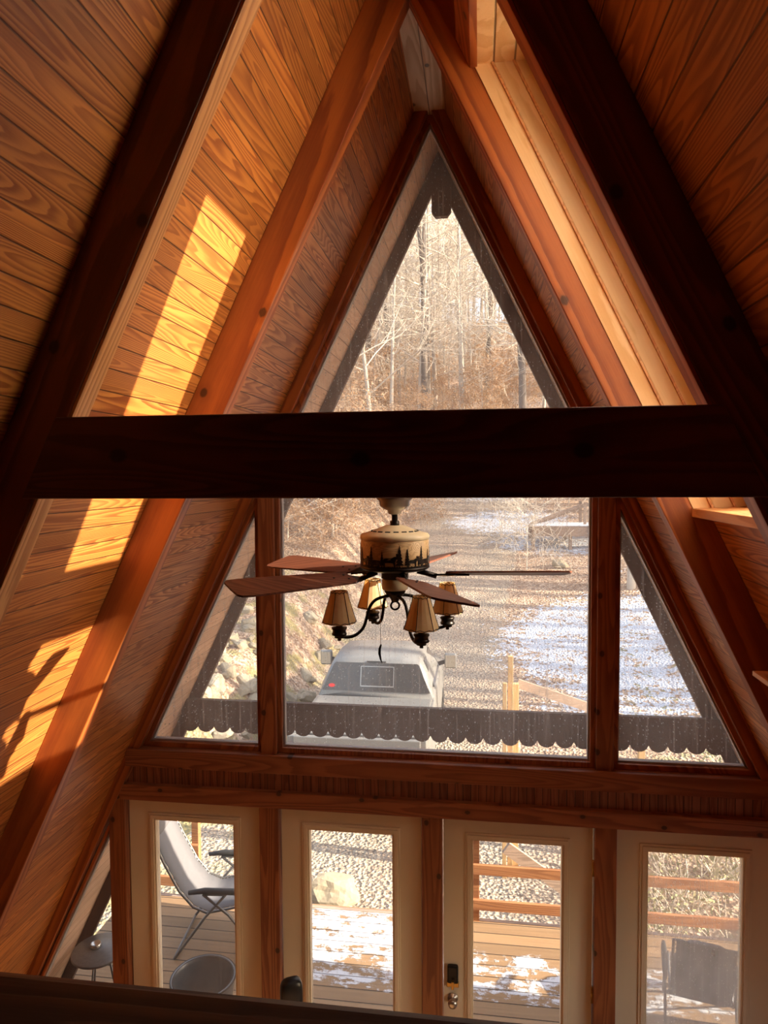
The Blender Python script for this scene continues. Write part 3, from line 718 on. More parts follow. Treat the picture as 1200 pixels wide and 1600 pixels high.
v1 = t.n('ShaderNodeTexVoronoi', {'Vector': p, 'Scale': 19.0, 'Randomness': 1.0}, out=None)
lr_ = t.n('ShaderNodeSeparateColor', {0: v1.outputs['Color']}, out=None)
n_a = t.noise(p, 2.2, 5, .65); n_b = t.noise(p, .35, 3); n_c = t.noise(p, 9.0, 4, .7)
leaf = t.mix(lr_.outputs[0], (.22, .13, .085), (.56, .40, .28))
leaf = t.mix(t.ss(lr_.outputs[1], .72, .8), leaf, (.60, .47, .35))
leaf = t.mix(t.math('MULTIPLY', t.ss(n_a, .45, .75), .6), leaf, (.15, .075, .045))
v2 = t.n('ShaderNodeTexVoronoi', {'Vector': p, 'Scale': 48.0}, out=None)
gc_ = t.n('ShaderNodeSeparateColor', {0: v2.outputs['Color']}, out=None)
gravc = t.mix(gc_.outputs[0], (.19, .145, .11), (.54, .45, .35))
gravc = t.mix(t.ss(gc_.outputs[1], .8, .9), gravc, (.66, .56, .42))
gravc = t.mix(t.math('MULTIPLY', t.ss(t.noise(p, .9, 3), .4, .65), .45), gravc, leaf)
gmask = t.ss(t.math('ADD', attr('gravel'), t.math('MULTIPLY', t.math('SUBTRACT', n_a, .5), 1.1)), .38, .62)
cc = t.mix(gmask, leaf, gravc)
moss = t.math('MULTIPLY', attr('bank'), t.ss(t.noise(p, 1.7, 3), .45, .6))
cc = t.mix(t.math('MULTIPLY', moss, .8), cc, t.mix(n_c, (.22, .20, .06), (.38, .32, .15)))
grass = t.math('MULTIPLY', t.ss(sep.outputs[0], 2.0, 4.0), t.ss(t.noise(p, 3.1, 3), .52, .66))
grass = t.math('MULTIPLY', grass, t.math('SUBTRACT', 1.0, t.ss(sep.outputs[1], 12.0, 16.0)))
cc = t.mix(t.math('MULTIPLY', grass, .75), cc, (.25, .27, .12))
sn_in = t.math('ADD', attr('snow'), t.math('ADD', t.math('MULTIPLY', t.math('SUBTRACT', n_a, .5), 1.8), t.math('MULTIPLY', t.math('SUBTRACT', n_c, .5), 3.2)))
smask = t.ss(sn_in, .74, .86)
cc = t.mix(smask, cc, (.62, .67, .76))
hgt = t.math('ADD', t.math('MULTIPLY', v1.outputs['Distance'], 1.0), t.math('MULTIPLY', n_c, .8))
mat_ground = t.bsdf(cc, .9, hgt, .7, .06)
gm_.materials.append(mat_ground)
go = bpy.data.objects.new('ground', gm_); col.objects.link(go); struct(go)

# ================================================================== DECK
t = NT('weathered_deck_boards'); p = t.pos(); sep = t.n('ShaderNodeSeparateXYZ', {0: p}, out=None)
q = t.math('DIVIDE', sep.outputs[1], .14); k = t.math('FLOOR', q); fr = t.math('FRACT', q)
rnd = t.n('ShaderNodeTexWhiteNoise', {1: k}, out=0, noise_dimensions='1D')
g1 = t.noise(t.xyz(t.math('ADD', t.math('MULTIPLY', sep.outputs[0], 1.2), t.math('MULTIPLY', rnd, 40.0)), t.math('MULTIPLY', sep.outputs[1], 40.0), 0.0), 1.0, 4, .6)
cc = t.mix(g1, (.40, .25, .13), (.20, .125, .07))
br = t.math('ADD', t.math('MULTIPLY', rnd, .45), .78); cc = t.mix(1.0, cc, t.xyz(br, br, br), 'MULTIPLY')
gr = t.ss(t.math('ABSOLUTE', t.math('SUBTRACT', fr, .5)), .45, .49)
cc = t.mix(gr, cc, (.03, .02, .015))
na = t.noise(t.xyz(t.math('MULTIPLY', sep.outputs[0], 3.4), t.math('MULTIPLY', sep.outputs[1], 9.0), 0.0), 1.0, 6, .7)
nb = t.noise(p, 14.0, 4, .7)
reg = t.math('MULTIPLY', t.ss(sep.outputs[1], .95, 1.2), t.math('SUBTRACT', 1.0, t.ss(sep.outputs[1], 1.62, 1.95)))
leftpart = t.math('SUBTRACT', 1.0, t.ss(sep.outputs[0], -.35, .1))
reg2 = t.math('MULTIPLY', leftpart, t.ss(sep.outputs[1], 1.3, 1.6))
reg = t.math('MAXIMUM', reg, t.math('MULTIPLY', reg2, 1.15))
nochair = t.ss(sep.outputs[0], -1.75, -1.2)
reg = t.math('MULTIPLY', reg, nochair)
sn = t.ss(t.math('ADD', t.math('ADD', t.math('MULTIPLY', na, 1.2), t.math('MULTIPLY', nb, .55)), t.math('MULTIPLY', reg, .62)), 1.44, 1.58)
cc = t.mix(t.math('MULTIPLY', sn, t.math('SUBTRACT', 1.0, t.math('MULTIPLY', gr, .7))), cc, (.72, .75, .82))
M['deckw'] = t.bsdf(cc, .8, t.math('SUBTRACT', t.math('MULTIPLY', sn, .6), gr), .6, .02)
struct(MB().box(-3.2, 3.2, .09, 2.12, -.07, -.02).build('deck', M['deckw']))
struct(MB().box(-3.2, 3.2, 2.12, 2.16, -.28, -.015).build('deck_rim', M['greylumber']))
# steps down from the deck
stp = empty('deck_steps', (-1.0, 2.16, -.75)); tag(stp, 'wide weathered wooden steps down from the deck to the gravel', 'steps')
for k in range(3):
    MB().box(-1.2, 1.15, .02+k*.29, .29+k*.29, .50-k*.18, .54-k*.18).build('tread', M['deckw'], stp)
for sx in (-1.2, 1.11): MB().add([(sx, 0, .0), (sx, .95, .0), (sx, .9, .1), (sx, 0, .5), (sx+.04, 0, 0), (sx+.04, .95, 0), (sx+.04, .9, .1), (sx+.04, 0, .5)], [(0, 1, 2, 3), (7, 6, 5, 4), (0, 4, 5, 1), (1, 5, 6, 2), (2, 6, 7, 3), (3, 7, 4, 0)]).build('stringer', M['greylumber'], stp)
# deck railing, right part
dr = empty('deck_railing', (0, 2.08, -.02)); tag(dr, 'cedar deck railing of two horizontal boards on posts outside the right-hand doors', 'railing')
MB().box(.225, 3.1, .0, .035, .47, .565).build('upper_rail', M['railw'], dr, bevel=.004)
MB().box(.225, 3.1, .0, .035, .13, .225).build('lower_rail', M['railw'], dr, bevel=.004)
MB().box(.19, 3.1, -.06, .06, .86, .90).build('top_rail', M['railw'], dr, bevel=.004)
for xx in (.26, 1.62, 3.02): MB().box(xx-.035, xx+.035, .035, .105, -.75, .86).build('post', M['railw'], dr, bevel=.004)
dl = empty('deck_railing', (0, 2.08, -.02)); tag(dl, 'short deck railing section at the far left corner of the deck', 'railing')
MB().box(-3.1, -2.45, .0, .035, .47, .565).build('upper_rail', M['railw'], dl, bevel=.004)
MB().box(-3.1, -2.45, .0, .035, .13, .225).build('lower_rail', M['railw'], dl, bevel=.004)
for xx in (-2.5, -3.05): MB().box(xx-.035, xx+.035, .035, .105, -.75, .86).build('post', M['railw'], dl, bevel=.004)

# upright lumber in the yard
def post(x, y, z0, z1, w_, lab, nm='wooden_post', tilt=0):
    o_ = MB().box(-w_/2, w_/2, -w_/2, w_/2, 0, z1-z0).build(nm, M['lumber'], bevel=.004); o_.location = (x, y, z0); o_.rotation_euler = (0, tilt, 0)
    tag(o_, lab, 'post'); return o_
post(.672, 4.2, -.78, 1.98, .062, 'tallest of the pale wooden stakes standing beyond the valance board')
post(.735, 4.28, -.78, 1.62, .08, 'shorter pale wooden stake just right of the tallest one')
post(.600, 4.15, -.78, 1.66, .05, 'thin pale wooden stake just left of the tallest one')
o = MB().bar((.76, 4.36, 1.60), (2.3, 4.60, 1.05), .04, .11).build('handrail_board', M['greylumber']); tag(o, 'grey board sloping down to the right from the pale stakes', 'board')
post(2.32, 4.66, -.78, 1.12, .08, 'low wooden post holding the far end of the sloping grey board')
o = MB().bar((.56, 2.62, .44), (1.45, 2.75, -.22), .04, .12).build('leaning_board', M['greylumber']); tag(o, 'grey board leaning diagonally beyond the railing, seen through the door with the lock', 'board')
o = MB().box(.55, 1.0, 2.9, 3.1, -.76, -.66).build('paving_block', M['greylumber'], bevel=.01); tag(o, 'pale flat block lying on the gravel behind the railing', 'block')

# ================================================================== ROCKS
t = NT('pale_boulder_stone'); p = t.pos(); n1 = t.noise(p, 5, 5, .6)
ro_ = t.n('ShaderNodeObjectInfo', out=5)
M['rock'] = t.bsdf(t.mix(t.math('ADD', t.math('MULTIPLY', n1, .6), t.math('MULTIPLY', ro_, .4)), (.22, .18, .12), (.44, .38, .28)), .85, n1, .4, .03)
rocks = []
for k in range(5):
    b_ = bmesh.new(); bmesh.ops.create_icosphere(b_, subdivisions=3, radius=1)
    for v in b_.verts:
        nn = mnoise.noise(v.co*1.1+Vector((k*7, 0, 0)))*.4+mnoise.noise(v.co*3+Vector((0, k*5, 0)))*.12
        v.co *= 1+nn; v.co.x *= 1.25; v.co.z *= .72
    # chisel facets
    for j in range(7):
        d_ = Vector((R_.gauss(0, 1), R_.gauss(0, 1), R_.gauss(0, 1))).normalized(); lim = R_.uniform(.55, .85)
        for v in b_.verts:
            s_ = v.co.dot(d_)
            if s_ > lim: v.co -= d_*(s_-lim)
    me = bpy.data.meshes.new('boulder'); b_.to_mesh(me); b_.free(); me.materials.append(M['rock']); rocks.append(me)
cnt = 0
for i in range(95):
    if i < 80: x_ = R_.uniform(-5.1, -3.1); y_ = R_.uniform(5.6, 10.5)
    else: x_ = R_.uniform(-6.5, -3.1); y_ = R_.uniform(10.5, 13)
    s_ = R_.uniform(.09, .24)
    o = bpy.data.objects.new('boulder', R_.choice(rocks)); col.objects.link(o)
    o.location = (x_, y_, gz(x_, y_)+s_*.18); o.scale = (s_, s_, s_); o.rotation_euler = (R_.uniform(-.3, .3), R_.uniform(-.3, .3), R_.uniform(0, 6.3))
    tag(o, 'pale tan boulder in the rock pile on the left bank beside the parked truck', 'rock', 'boulders piled on the left bank')
def onerock(x_, y_, s_, lab, z=None):
    o_ = bpy.data.objects.new('boulder', rocks[0]); col.objects.link(o_); o_.location = (x_, y_, (gz(x_, y_) if z is None else z)+s_*.3); o_.scale = (s_, s_, s_); tag(o_, lab, 'rock')
onerock(-1.42, 3.48, .26, 'rounded pale rock on the gravel just beyond the deck steps')
onerock(3.0, 19.9, .26, 'grey rock poking out of the far snow patch below the wooden platform')

# ================================================================== PICKUP TRUCK
TX, TY = -1.40, 6.88
G0 = -.75
trk = empty('pickup_truck', (TX, TY, G0)); tag(trk, 'dusty silver pickup truck parked on the gravel with its rear window facing the house', 'truck')
M['paint'] = plain('dusty_silver_paint', (.22, .22, .215), .35, .25, nscale=2, var=.10)
M['tglass'] = plain('dark_truck_glass', (.05, .05, .052), .12, 0, nscale=8, var=.3)
M['tblack'] = plain('black_plastic', (.03, .03, .032), .6)
M['rubber'] = plain('tyre_rubber', (.02, .02, .02), .9)
M['tred'] = plain('red_lens', (.5, .02, .02), .3)
def loft(mb, secs, smooth=True):
    """secs: list of (y, [(x,z)...]) rings -> closed shell"""
    n_ = len(secs[0][1]); P_ = [(x_, y_, z_) for y_, r in secs for x_, z_ in r]
    fs_ = [(i*n_+k_, i*n_+(k_+1) % n_, (i+1)*n_+(k_+1) % n_, (i+1)*n_+k_) for i in range(len(secs)-1) for k_ in range(n_)]
    fs_ += [tuple(range(n_-1, -1, -1)), tuple(range((len(secs)-1)*n_, len(secs)*n_))]
    mb.add(P_, fs_, smooth)
def cabring(wt, wb, zt_, zb, belt=None):
    r = .07
    return [(-wb, zb), (-wb*1.0, zb+(zt_-zb)*.35), (-wt-.015, zt_-r), (-wt+r*.7, zt_-.01), (-wt*.5, zt_+.012), (0, zt_+.018), (wt*.5, zt_+.012), (wt-r*.7, zt_-.01), (wt+.015, zt_-r), (wb, zb+(zt_-zb)*.35), (wb, zb)]
m = MB()
ZBt = 1.33  # beltline
loft(m, [(.0, cabring(.90, .95, ZBt+.02, .45)), (.02, cabring(.90, .97, ZBt+.05, .42))], False)
# cab greenhouse
loft(m, [(-.01, cabring(.93, .95, ZBt+.03, ZBt-.05)), (.13, cabring(.735, .92, 1.86, ZBt-.05)), (.22, cabring(.735, .92, 1.90, ZBt-.05)), (.8, cabring(.74, .93, 1.93, ZBt-.05)), (1.35, cabring(.72, .93, 1.90, ZBt-.05)), (1.55, cabring(.70, .93, 1.85, ZBt-.05)), (2.05, cabring(.86, .94, 1.42, ZBt-.05))])
m.build('cab', M['paint'], trk)
m = MB(); loft(m, [(.0, [(-.97, .40), (-.99, .8), (-.97, 1.30), (-.92, 1.36), (.92, 1.36), (.97, 1.30), (.99, .8), (.97, .40)]), (2.05, [(-.97, .40), (-.99, .8), (-.97, 1.28), (-.90, 1.36), (.90, 1.36), (.97, 1.28), (.99, .8), (.97, .40)]), (3.0, [(-.95, .40), (-.98, .8), (-.95, 1.14), (-.80, 1.24), (.80, 1.24), (.95, 1.14), (.98, .8), (.95, .40)]), (3.25, [(-.88, .40), (-.90, .8), (-.88, 1.05), (-.74, 1.12), (.74, 1.12), (.88, 1.05), (.90, .8), (.88, .40)])], False)
m.build('body', M['paint'], trk, bevel=.02)
# bed: hollow box
m = MB(); B0, B1 = -1.85, -.03
m.box(-.98, -.88, B0, B1, .42, 1.30); m.box(.88, .98, B0, B1, .42, 1.30); m.box(-.88, .88, B1-.05, B1, .42, 1.30); m.box(-.88, .88, B0+.08, B1-.05, .58, .66)
m.build('bed', M['paint'], trk, bevel=.015)
m = MB().box(-.90, .90, B0-.02, B0+.06, .55, 1.30); m.build('tailgate', M['paint'], trk, bevel=.015)
MB().box(-.95, .95, B0-.14, B0, .38, .54).build('bumper', M['chrome'], trk, bevel=.02)
MB().box(-.93, .93, B0+.1, B1-.06, 1.285, 1.312).build('bed_cover', M['paint'], trk, bevel=.006)
for sx in (-1, 1): MB().box(sx*.93-.05, sx*.93+.05, B0-.03, B0+.02, .85, 1.18).build('tail_lamp', M['tred'], trk, bevel=.01)
# rear window lies on the sloping back of the greenhouse
def onback(u, z, off): # u across, z height -> point slightly proud of the rear slope
    zz = (z-(ZBt+.03))/(1.86-(ZBt+.03)); return (u, -.01+.14*zz-off, z)
def backplate(poly, off, th): 
    P_ = [onback(u, z, off) for u, z in poly]+[onback(u, z, off-th) for u, z in poly]; n_ = len(poly)
    return MB().add(P_, [tuple(range(n_)), tuple(range(2*n_-1, n_-1, -1))]+[(i, i+n_, (i+1) % n_+n_, (i+1) % n_) for i in range(n_)])
rw = backplate([(-.90, 1.385), (.90, 1.385), (.885, 1.42), (.715, 1.80), (.68, 1.825), (-.68, 1.825), (-.715, 1.80), (-.885, 1.42)], .014, .02).build('rear_window', M['tglass'], trk)
for q_ in ([(-.26, 1.455), (.30, 1.455), (.30, 1.470), (-.26, 1.470)], [(-.26, 1.765), (.30, 1.765), (.30, 1.775), (-.26, 1.775)], [(-.26, 1.455), (-.248, 1.455), (-.248, 1.775), (-.26, 1.775)], [(.288, 1.455), (.30, 1.455), (.30, 1.775), (.288, 1.775)]):
    backplate(q_, .018, .006).build('slider_frame', M['chrome'], rw)
backplate([(-.74+.055*math.cos(a), 1.46+.028*math.sin(a)) for a in [2*PI*i/16 for i in range(16)]], .018, .006).build('sticker', M['tred'], rw)
backplate([(-.16, 1.835), (.16, 1.835), (.16, 1.855), (-.16, 1.855)], .016, .012).build('brake_lamp', M['tblack'], trk)
for sx in (-1, 1):
    P_ = [(sx*.955, .30, 1.40), (sx*.955, 1.70, 1.40), (sx*.775, 1.40, 1.80), (sx*.775, .38, 1.82)]
    mm = MB().add(P_+[(a-sx*.03, b, c) for a, b, c in P_], [(0, 1, 2, 3), (7, 6, 5, 4), (0, 4, 5, 1), (1, 5, 6, 2), (2, 6, 7, 3), (3, 7, 4, 0)]); mm.build('side_window', M['tglass'], trk)
    mi = MB().box(sx*1.17-.11, sx*1.17+.11, 1.50, 1.60, 1.38, 1.66); mo = mi.build('mirror', M['paint'], trk, bevel=.03)
    MB().box(sx*1.17-.09, sx*1.17+.09, 1.485, 1.50, 1.41, 1.63).build('mirror_glass', M['chrome'], mo)
    MB().bar((sx*.95, 1.58, 1.45), (sx*1.08, 1.55, 1.50), .05, .07).build('mirror_arm', M['tblack'], mo)
    for yy in (-1.05, 2.35):
        wh = MB().lathe([(.18, -.12), (.36, -.13), (.39, -.09), (.39, .09), (.36, .13), (.18, .12)], n=28); wh.v = [(sx*.86+z, yy+x_, .39+y_) for x_, y_, z in wh.v]
        wo_ = wh.build('wheel', M['rubber'], trk)
        rm = MB().lathe([(0, -.10), (.2, -.11), (.22, .11), (0, .10)], n=24); rm.v = [(sx*.86+z, yy+x_, .39+y_) for x_, y_, z in rm.v]; rm.build('rim', M['chrome'], wo_)
MB().box(-.95, .95, 3.22, 3.34, .40, .62).build('front_bumper', M['chrome'], trk, bevel=.03)
MB().box(-.62, .62, 3.24, 3.30, .66, 1.02).build('grille', M['tblack'], trk, bevel=.02)
for sx in (-1, 1): MB().box(sx*.76-.10, sx*.76+.10, 3.20, 3.29, .82, 1.0).build('headlamp', M['chrome'], trk, bevel=.02)

# ================================================================== DECK FURNITURE
def lounge(root_label, loc, rz):
    r = empty('reclining_chair', loc, rz); tag(r, root_label, 'chair')
    # faces +x locally; side frames of round tube
    for sy in (-.30, .30):
        nm_ = 'side_frame'
        f = MB()
        f.tube([(-.38, sy, .02), (-.10, sy, .40), (.08, sy, .60)], .012, 8); f.tube([(.42, sy, .02), (.10, sy, .42), (-.12, sy, .60)], .012, 8)
        f.tube([(-.12, sy, .60), (.08, sy, .60)], .012, 8)
        f.build(nm_, M['steel'], r)
        cush = MB(); cush.tube([(-.24, sy*1.02, .615), (-.1, sy*1.02, .635), (.15, sy*1.02, .63), (.30, sy*1.02, .60)], [.018, .026, .028, .018], 10)
        cush.build('armrest', M['tblack'], r)
    for xx in (-.38, .42): MB().tube([(xx, -.30, .02), (xx, .30, .02)], .012, 8).build('foot_bar', M['steel'], r)
    path = [(-.66, 1.26), (-.58, 1.10), (-.47, .85), (-.34, .60), (-.22, .46), (-.10, .41), (.10, .45), (.28, .50), (.36, .47), (.50, .30), (.60, .16)]
    sm_ = []
    for i in range(len(path)-1):
        for j in range(3): t_ = j/3; sm_.append((path[i][0]*(1-t_)+path[i+1][0]*t_, path[i][1]*(1-t_)+path[i+1][1]*t_))
    sm_.append(path[-1])
    m_ = MB(); P_ = []
    for x_, z_ in sm_:
        for sy in (-.235, -.1, .1, .235): P_.append((x_, sy, z_-.025*(1-abs(sy)/.235)))
    n_ = len(sm_); fs_ = [(i*4+k_, i*4+k_+1, (i+1)*4+k_+1, (i+1)*4+k_) for i in range(n_-1) for k_ in range(3)]
    m_.add(P_, fs_, True); so_ = m_.build('sling', M['sling'], r); md = so_.modifiers.new('thick', 'SOLIDIFY'); md.thickness = .006
    for sy in (-.26, .26): MB().tube([(x_, sy, z_) for x_, z_ in sm_], .011, 8).build('sling_rail', M['steel'], r)
    for sy in (-1, 1):
        lc = MB(); lcp = []
        for i in range(0, n_-1):
            a = Vector((sm_[i][0], sy*.232, sm_[i][1])); b = Vector(((sm_[i][0]+sm_[i+1][0])/2, sy*.262, (sm_[i][1]+sm_[i+1][1])/2)); c = Vector((sm_[i+1][0], sy*.232, sm_[i+1][1]))
            lcp += [a, b, c]
        lc.tube(lcp, .0035, 5); lc.build('lacing', M['chrome'], r)
    pl = cushion(.10, .36, .22, (-.585, 0, 1.12)); pl.build('pillow', M['sling'], r)
    MB().tube([(-.66, -.26, 1.26), (-.66, .26, 1.26)], .011, 8).build('sling_rail', M['steel'], r)
    return r
lounge('grey reclining deck chair with laced sling seat, seen through the far left door', (-1.98, 1.58, -.02), .1)
lounge('grey reclining chair seen from behind, outside the fogged right-hand door', (1.93, 1.03, -.02), 1.35).scale = (.8, .8, .8)
# round side table with ashtray
st_ = empty('side_table', (-2.66, .64, -.02)); tag(st_, 'round speckled dark side table on thin legs in the left corner of the deck', 'table')
MB().lathe([(0, .50), (.20, .50), (.205, .495), (.205, .482), (.20, .478), (0, .478)], n=40).build('tabletop', M['tabletop'], st_)
for k in range(3):
    a = k*2*PI/3+.4; MB().tube([(.06*math.cos(a), .06*math.sin(a), .478), (.14*math.cos(a), .14*math.sin(a), 0)], .008, 8).build('leg', M['steel'], st_)
MB().lathe([(.142, .02), (.150, .02), (.150, .035), (.142, .035), (.142, .02)], n=32).build('leg_ring', M['steel'], st_)
o = MB().lathe([(0, 0), (.036, 0), (.042, .008), (.040, .030), (.036, .032), (.034, .012), (0, .008)], n=28).build('ashtray', M['chrome']); o.location = (-2.70, .66, .480)
tag(o, 'small round silver ashtray on the speckled side table', 'ashtray')
# round metal fire tub
fb = empty('fire_tub', (-1.80, .62, -.02)); tag(fb, 'round dark metal tub standing on the deck below the left reclining chair', 'tub')
MB().lathe([(0, .10), (.16, .10), (.20, .14), (.225, .34), (.232, .375), (.240, .378), (.243, .370), (.236, .34), (.212, .13), (.17, .085), (0, .085)], n=44).build('bowl', M['steel'], fb)
MB().lathe([(.225, .372), (.248, .378), (.250, .368), (.228, .362)], n=44).build('rim', M['bronze'], fb)
for k in range(3):
    a = k*2*PI/3; MB().tube([(.15*math.cos(a), .15*math.sin(a), .10), (.17*math.cos(a), .17*math.sin(a), 0)], .010, 8).build('leg', M['steel'], fb)

# ================================================================== WOODEN PLATFORM uphill on the right
pf = empty('wooden_platform', (3.75, 22.8, gz(3.75, 22.8)-.35)); tag(pf, 'old wooden platform with slatted rail and snow on top, uphill on the right', 'platform')
snow = plain('platform_snow', (.86, .89, .95), .8, var=.05)
MB().box(-1.5, 1.2, -.9, .9, .98, 1.08).build('floor_boards', M['greylumber'], pf)
MB().box(-1.5, 1.2, -.95, -.9, .70, 1.05).build('side_board', M['greylumber'], pf)
MB().box(-1.5, 1.2, -.9, .9, 1.08, 1.11).build('snow_cover', snow, pf)
for x_ in (-1.45, -.1, 1.15):
    for y_ in (-.85, .85): MB().box(x_-.06, x_+.06, y_-.06, y_+.06, -.9, .98).build('post', M['greylumber'], pf)
for i in range(5):
    MB().bar((-1.5+i*.12, -.2+i*.28, 1.12), (.35+i*.12, -.2+i*.28, 1.82), .09, .10).build('slat', M['greylumber'], pf)
for y_ in (-.3, .9): MB().box(.45, .55, y_-.05, y_+.05, 1.08, 1.95).build('post', M['greylumber'], pf)
MB().box(.55, .66, -.98, -.90, -.3, 1.7).build('post', M['greylumber'], pf)
for k in range(5):
    tr_ = MB().box(.70, 1.6, -1.2-k*.22, -.95-k*.22, .86-k*.2, .90-k*.2).build('step', M['greylumber'], pf)
    MB().box(.72, 1.58, -1.19-k*.22, -.96-k*.22, .90-k*.2, .925-k*.2).build('step_snow', snow, tr_)

# ================================================================== TREES
def bark(name, a, b):
    t_ = NT(name); p_ = t_.pos(); oi = t_.n('ShaderNodeObjectInfo', out=5)
    sp_ = t_.n('ShaderNodeSeparateXYZ', {0: p_}, out=None)
    n_ = t_.noise(t_.xyz(t_.math('MULTIPLY', sp_.outputs[0], 14.0), t_.math('MULTIPLY', sp_.outputs[1], 14.0), t_.math('MULTIPLY', sp_.outputs[2], 2.0)), 1.0, 4, .6)
    f_ = t_.math('ADD', t_.math('MULTIPLY', n_, .7), t_.math('MULTIPLY', oi, .3))
    return t_.bsdf(t_.mix(f_, a, b), .9, n_, .5, .02)
M['bark'] = bark('grey_bark', (.27, .22, .18), (.72, .64, .54))
M['bark_d'] = bark('dark_bark', (.10, .08, .07), (.30, .25, .21))
M['twig'] = bark('pale_twig_bark', (.52, .44, .35), (.84, .76, .64))
t = NT('dry_beech_leaf'); oi = t.pos(); n1 = t.noise(oi, 9.0, 2); cc = t.mix(t.ss(n1, .3, .7), (.42, .25, .14), (.72, .54, .37))
dif = t.n('ShaderNodeBsdfDiffuse', {'Color': cc}); tr = t.n('ShaderNodeBsdfTranslucent', {'Color': cc}); mxs = t.n('ShaderNodeMixShader', {0: .4, 1: dif, 2: tr}); t.t.links.new(mxs, t.out.inputs[0]); M['leaf'] = t.m

def grow(mb, p, d, L, r, depth, rng, spread, droop, leaves=None, nseg=4, minr=.004, kids=(3, 5)):
    pts = [p.copy()]; rad = [r]; q_ = p.copy(); dd = d.copy()
    for i in range(nseg):
        dd = (dd+Vector((rng.gauss(0, 1), rng.gauss(0, 1), rng.gauss(0, .8)-droop))*.16).normalized()
        q_ = q_+dd*L/nseg; pts.append(q_.copy()); rad.append(max(minr, r*(1-.62*(i+1)/nseg)))
    mb.tube(pts, rad, 6 if r > .06 else (4 if r > .02 else 3), cap=False)
    if leaves is not None and depth <= 1:
        for i in range(1, len(pts)):
            for _ in range(leaves[1]):
                c = pts[i]+Vector((rng.gauss(0, .12), rng.gauss(0, .12), rng.gauss(0, .10))); s_ = leaves[2]*rng.uniform(.6, 1.3)
                u = Vector((rng.gauss(0, 1), rng.gauss(0, 1), rng.gauss(0, .6))).normalized(); v = u.orthogonal().normalized()
                leaves[0].add([c-u*s_, c+v*s_*.45, c+u*s_, c-v*s_*.45], [(0, 1, 2, 3)])
    if depth <= 0: return
    for k_ in range(rng.randint(*kids)):
        f_ = rng.uniform(.3, 1.0); i = min(nseg-1, int(f_*nseg)); t_ = f_*nseg-i
        c = pts[i].lerp(pts[i+1], min(1, t_)); ax = dd.orthogonal().normalized(); ax.rotate(Matrix.Rotation(rng.uniform(0, 2*PI), 3, dd))
        nd = (dd*(1-spread)+ax*spread*1.3).normalized()
        grow(mb, c, nd, L*rng.uniform(.5, .75), max(minr, rad[i]*.55), depth-1, rng, spread, droop, leaves, max(3, nseg-1), minr, kids)

def make_tree(seed, H, r, first, nb, blen, bark_m, depth=2, spread=.5, droop=-.05, lean=0.0, leaf=None, minr=.011, nm='bare_tree', kids=(4, 6), twig_m=None):
    rng = random.Random(seed); root = empty(nm)
    m_ = MB(); pts = []; rad = []; q_ = Vector((0, 0, -.3)); n_ = 9; dd = Vector((lean, 0, 1)).normalized()
    for i in range(n_+1):
        f_ = i/n_; pts.append(q_.copy()); rad.append(max(.02, r*(1.18 if i == 0 else 1)*(1-.82*f_)))
        dd = (dd+Vector((rng.gauss(0, .035), rng.gauss(0, .035), 0))).normalized(); q_ = q_+dd*(H/n_)
    m_.tube(pts, rad, 8, cap=False)
    m_.build('trunk', bark_m, root, fix=False)
    b = MB(); lv = (MB(), leaf[0], leaf[1]) if leaf else None
    for k_ in range(nb):
        f_ = first+(1-first)*(k_+rng.random())/nb; i = min(n_-1, int(f_*n_)); c = pts[i].lerp(pts[i+1], f_*n_-i)
        a = rng.uniform(0, 2*PI); up = rng.uniform(.15, .8); nd = Vector((math.cos(a), math.sin(a), up)).normalized()
        grow(b, c, nd, blen*(1.15-.7*f_)*rng.uniform(.7, 1.2), max(.012, rad[i]*.42), depth, rng, spread, droop, lv, minr=minr, kids=kids)
    b.build('branches', twig_m or bark_m, root, fix=False)
    if lv: tag(lv[0].build('leaves', M['leaf'], root, fix=False), kind='stuff')
    return root
protos = [make_tree(11, 17, .17, .35, 16, 3.4, M['bark'], twig_m=M['twig']), make_tree(12, 19, .24, .40, 16, 4.2, M['bark_d'], twig_m=M['twig']),
          make_tree(13, 15, .11, .30, 16, 2.8, M['bark'], lean=.05, twig_m=M['twig']), make_tree(14, 20, .20, .45, 15, 3.8, M['bark'], lean=-.03, twig_m=M['twig']),
          make_tree(15, 13, .085, .25, 16, 2.6, M['bark'], twig_m=M['twig'])]
us = make_tree(21, 6.5, .06, .15, 16, 2.2, M['bark'], spread=.6, leaf=(4, .07), nm='beech_sapling', minr=.005, twig_m=M['twig'])
used = set()
def place(proto, x_, y_, s_, rz, label, cat, group=None, sink=0.0):
    if proto.name in used: o_ = copy_tree(proto)
    else: o_ = proto; used.add(proto.name)
    o_.location = (x_, y_, gz(x_, y_)-sink); o_.scale = (s_, s_, s_); o_.rotation_euler = (0, 0, rz); tag(o_, label, cat, group); return o_
rng = random.Random(5)
def visible_x(y_): d_ = y_+4.24; return .288-.52*d_*.56-1, .288+.56*.35*d_+1
for i in range(250):
    y_ = 34+ (rng.random()**.85)*76; d_ = y_+4.24
    xa, xb = .288-.30*d_-3, .288+.20*d_+3
    x_ = rng.uniform(xa, xb)
    if i % 5 == 0: x_ = rng.uniform(xb, xb+.5*d_)
    place(protos[rng.choice((0, 1, 2, 3, 4, 2, 0))], x_, y_, rng.uniform(.85, 1.25), rng.uniform(0, 6.3), 'tall bare grey tree in the dense hillside woods beyond the driveway', 'tree', 'bare trees of the hillside woods')
for i in range(60):
    y_ = rng.uniform(33, 75); d_ = y_+4.24; x_ = rng.uniform(.288-.28*d_-2, .288+.18*d_+2)
    place(us, x_, y_, rng.uniform(.6, 1.1), rng.uniform(0, 6.3), 'small understorey tree holding dry rust-coloured leaves on the wooded hillside', 'tree', 'leafy saplings among the hillside woods')
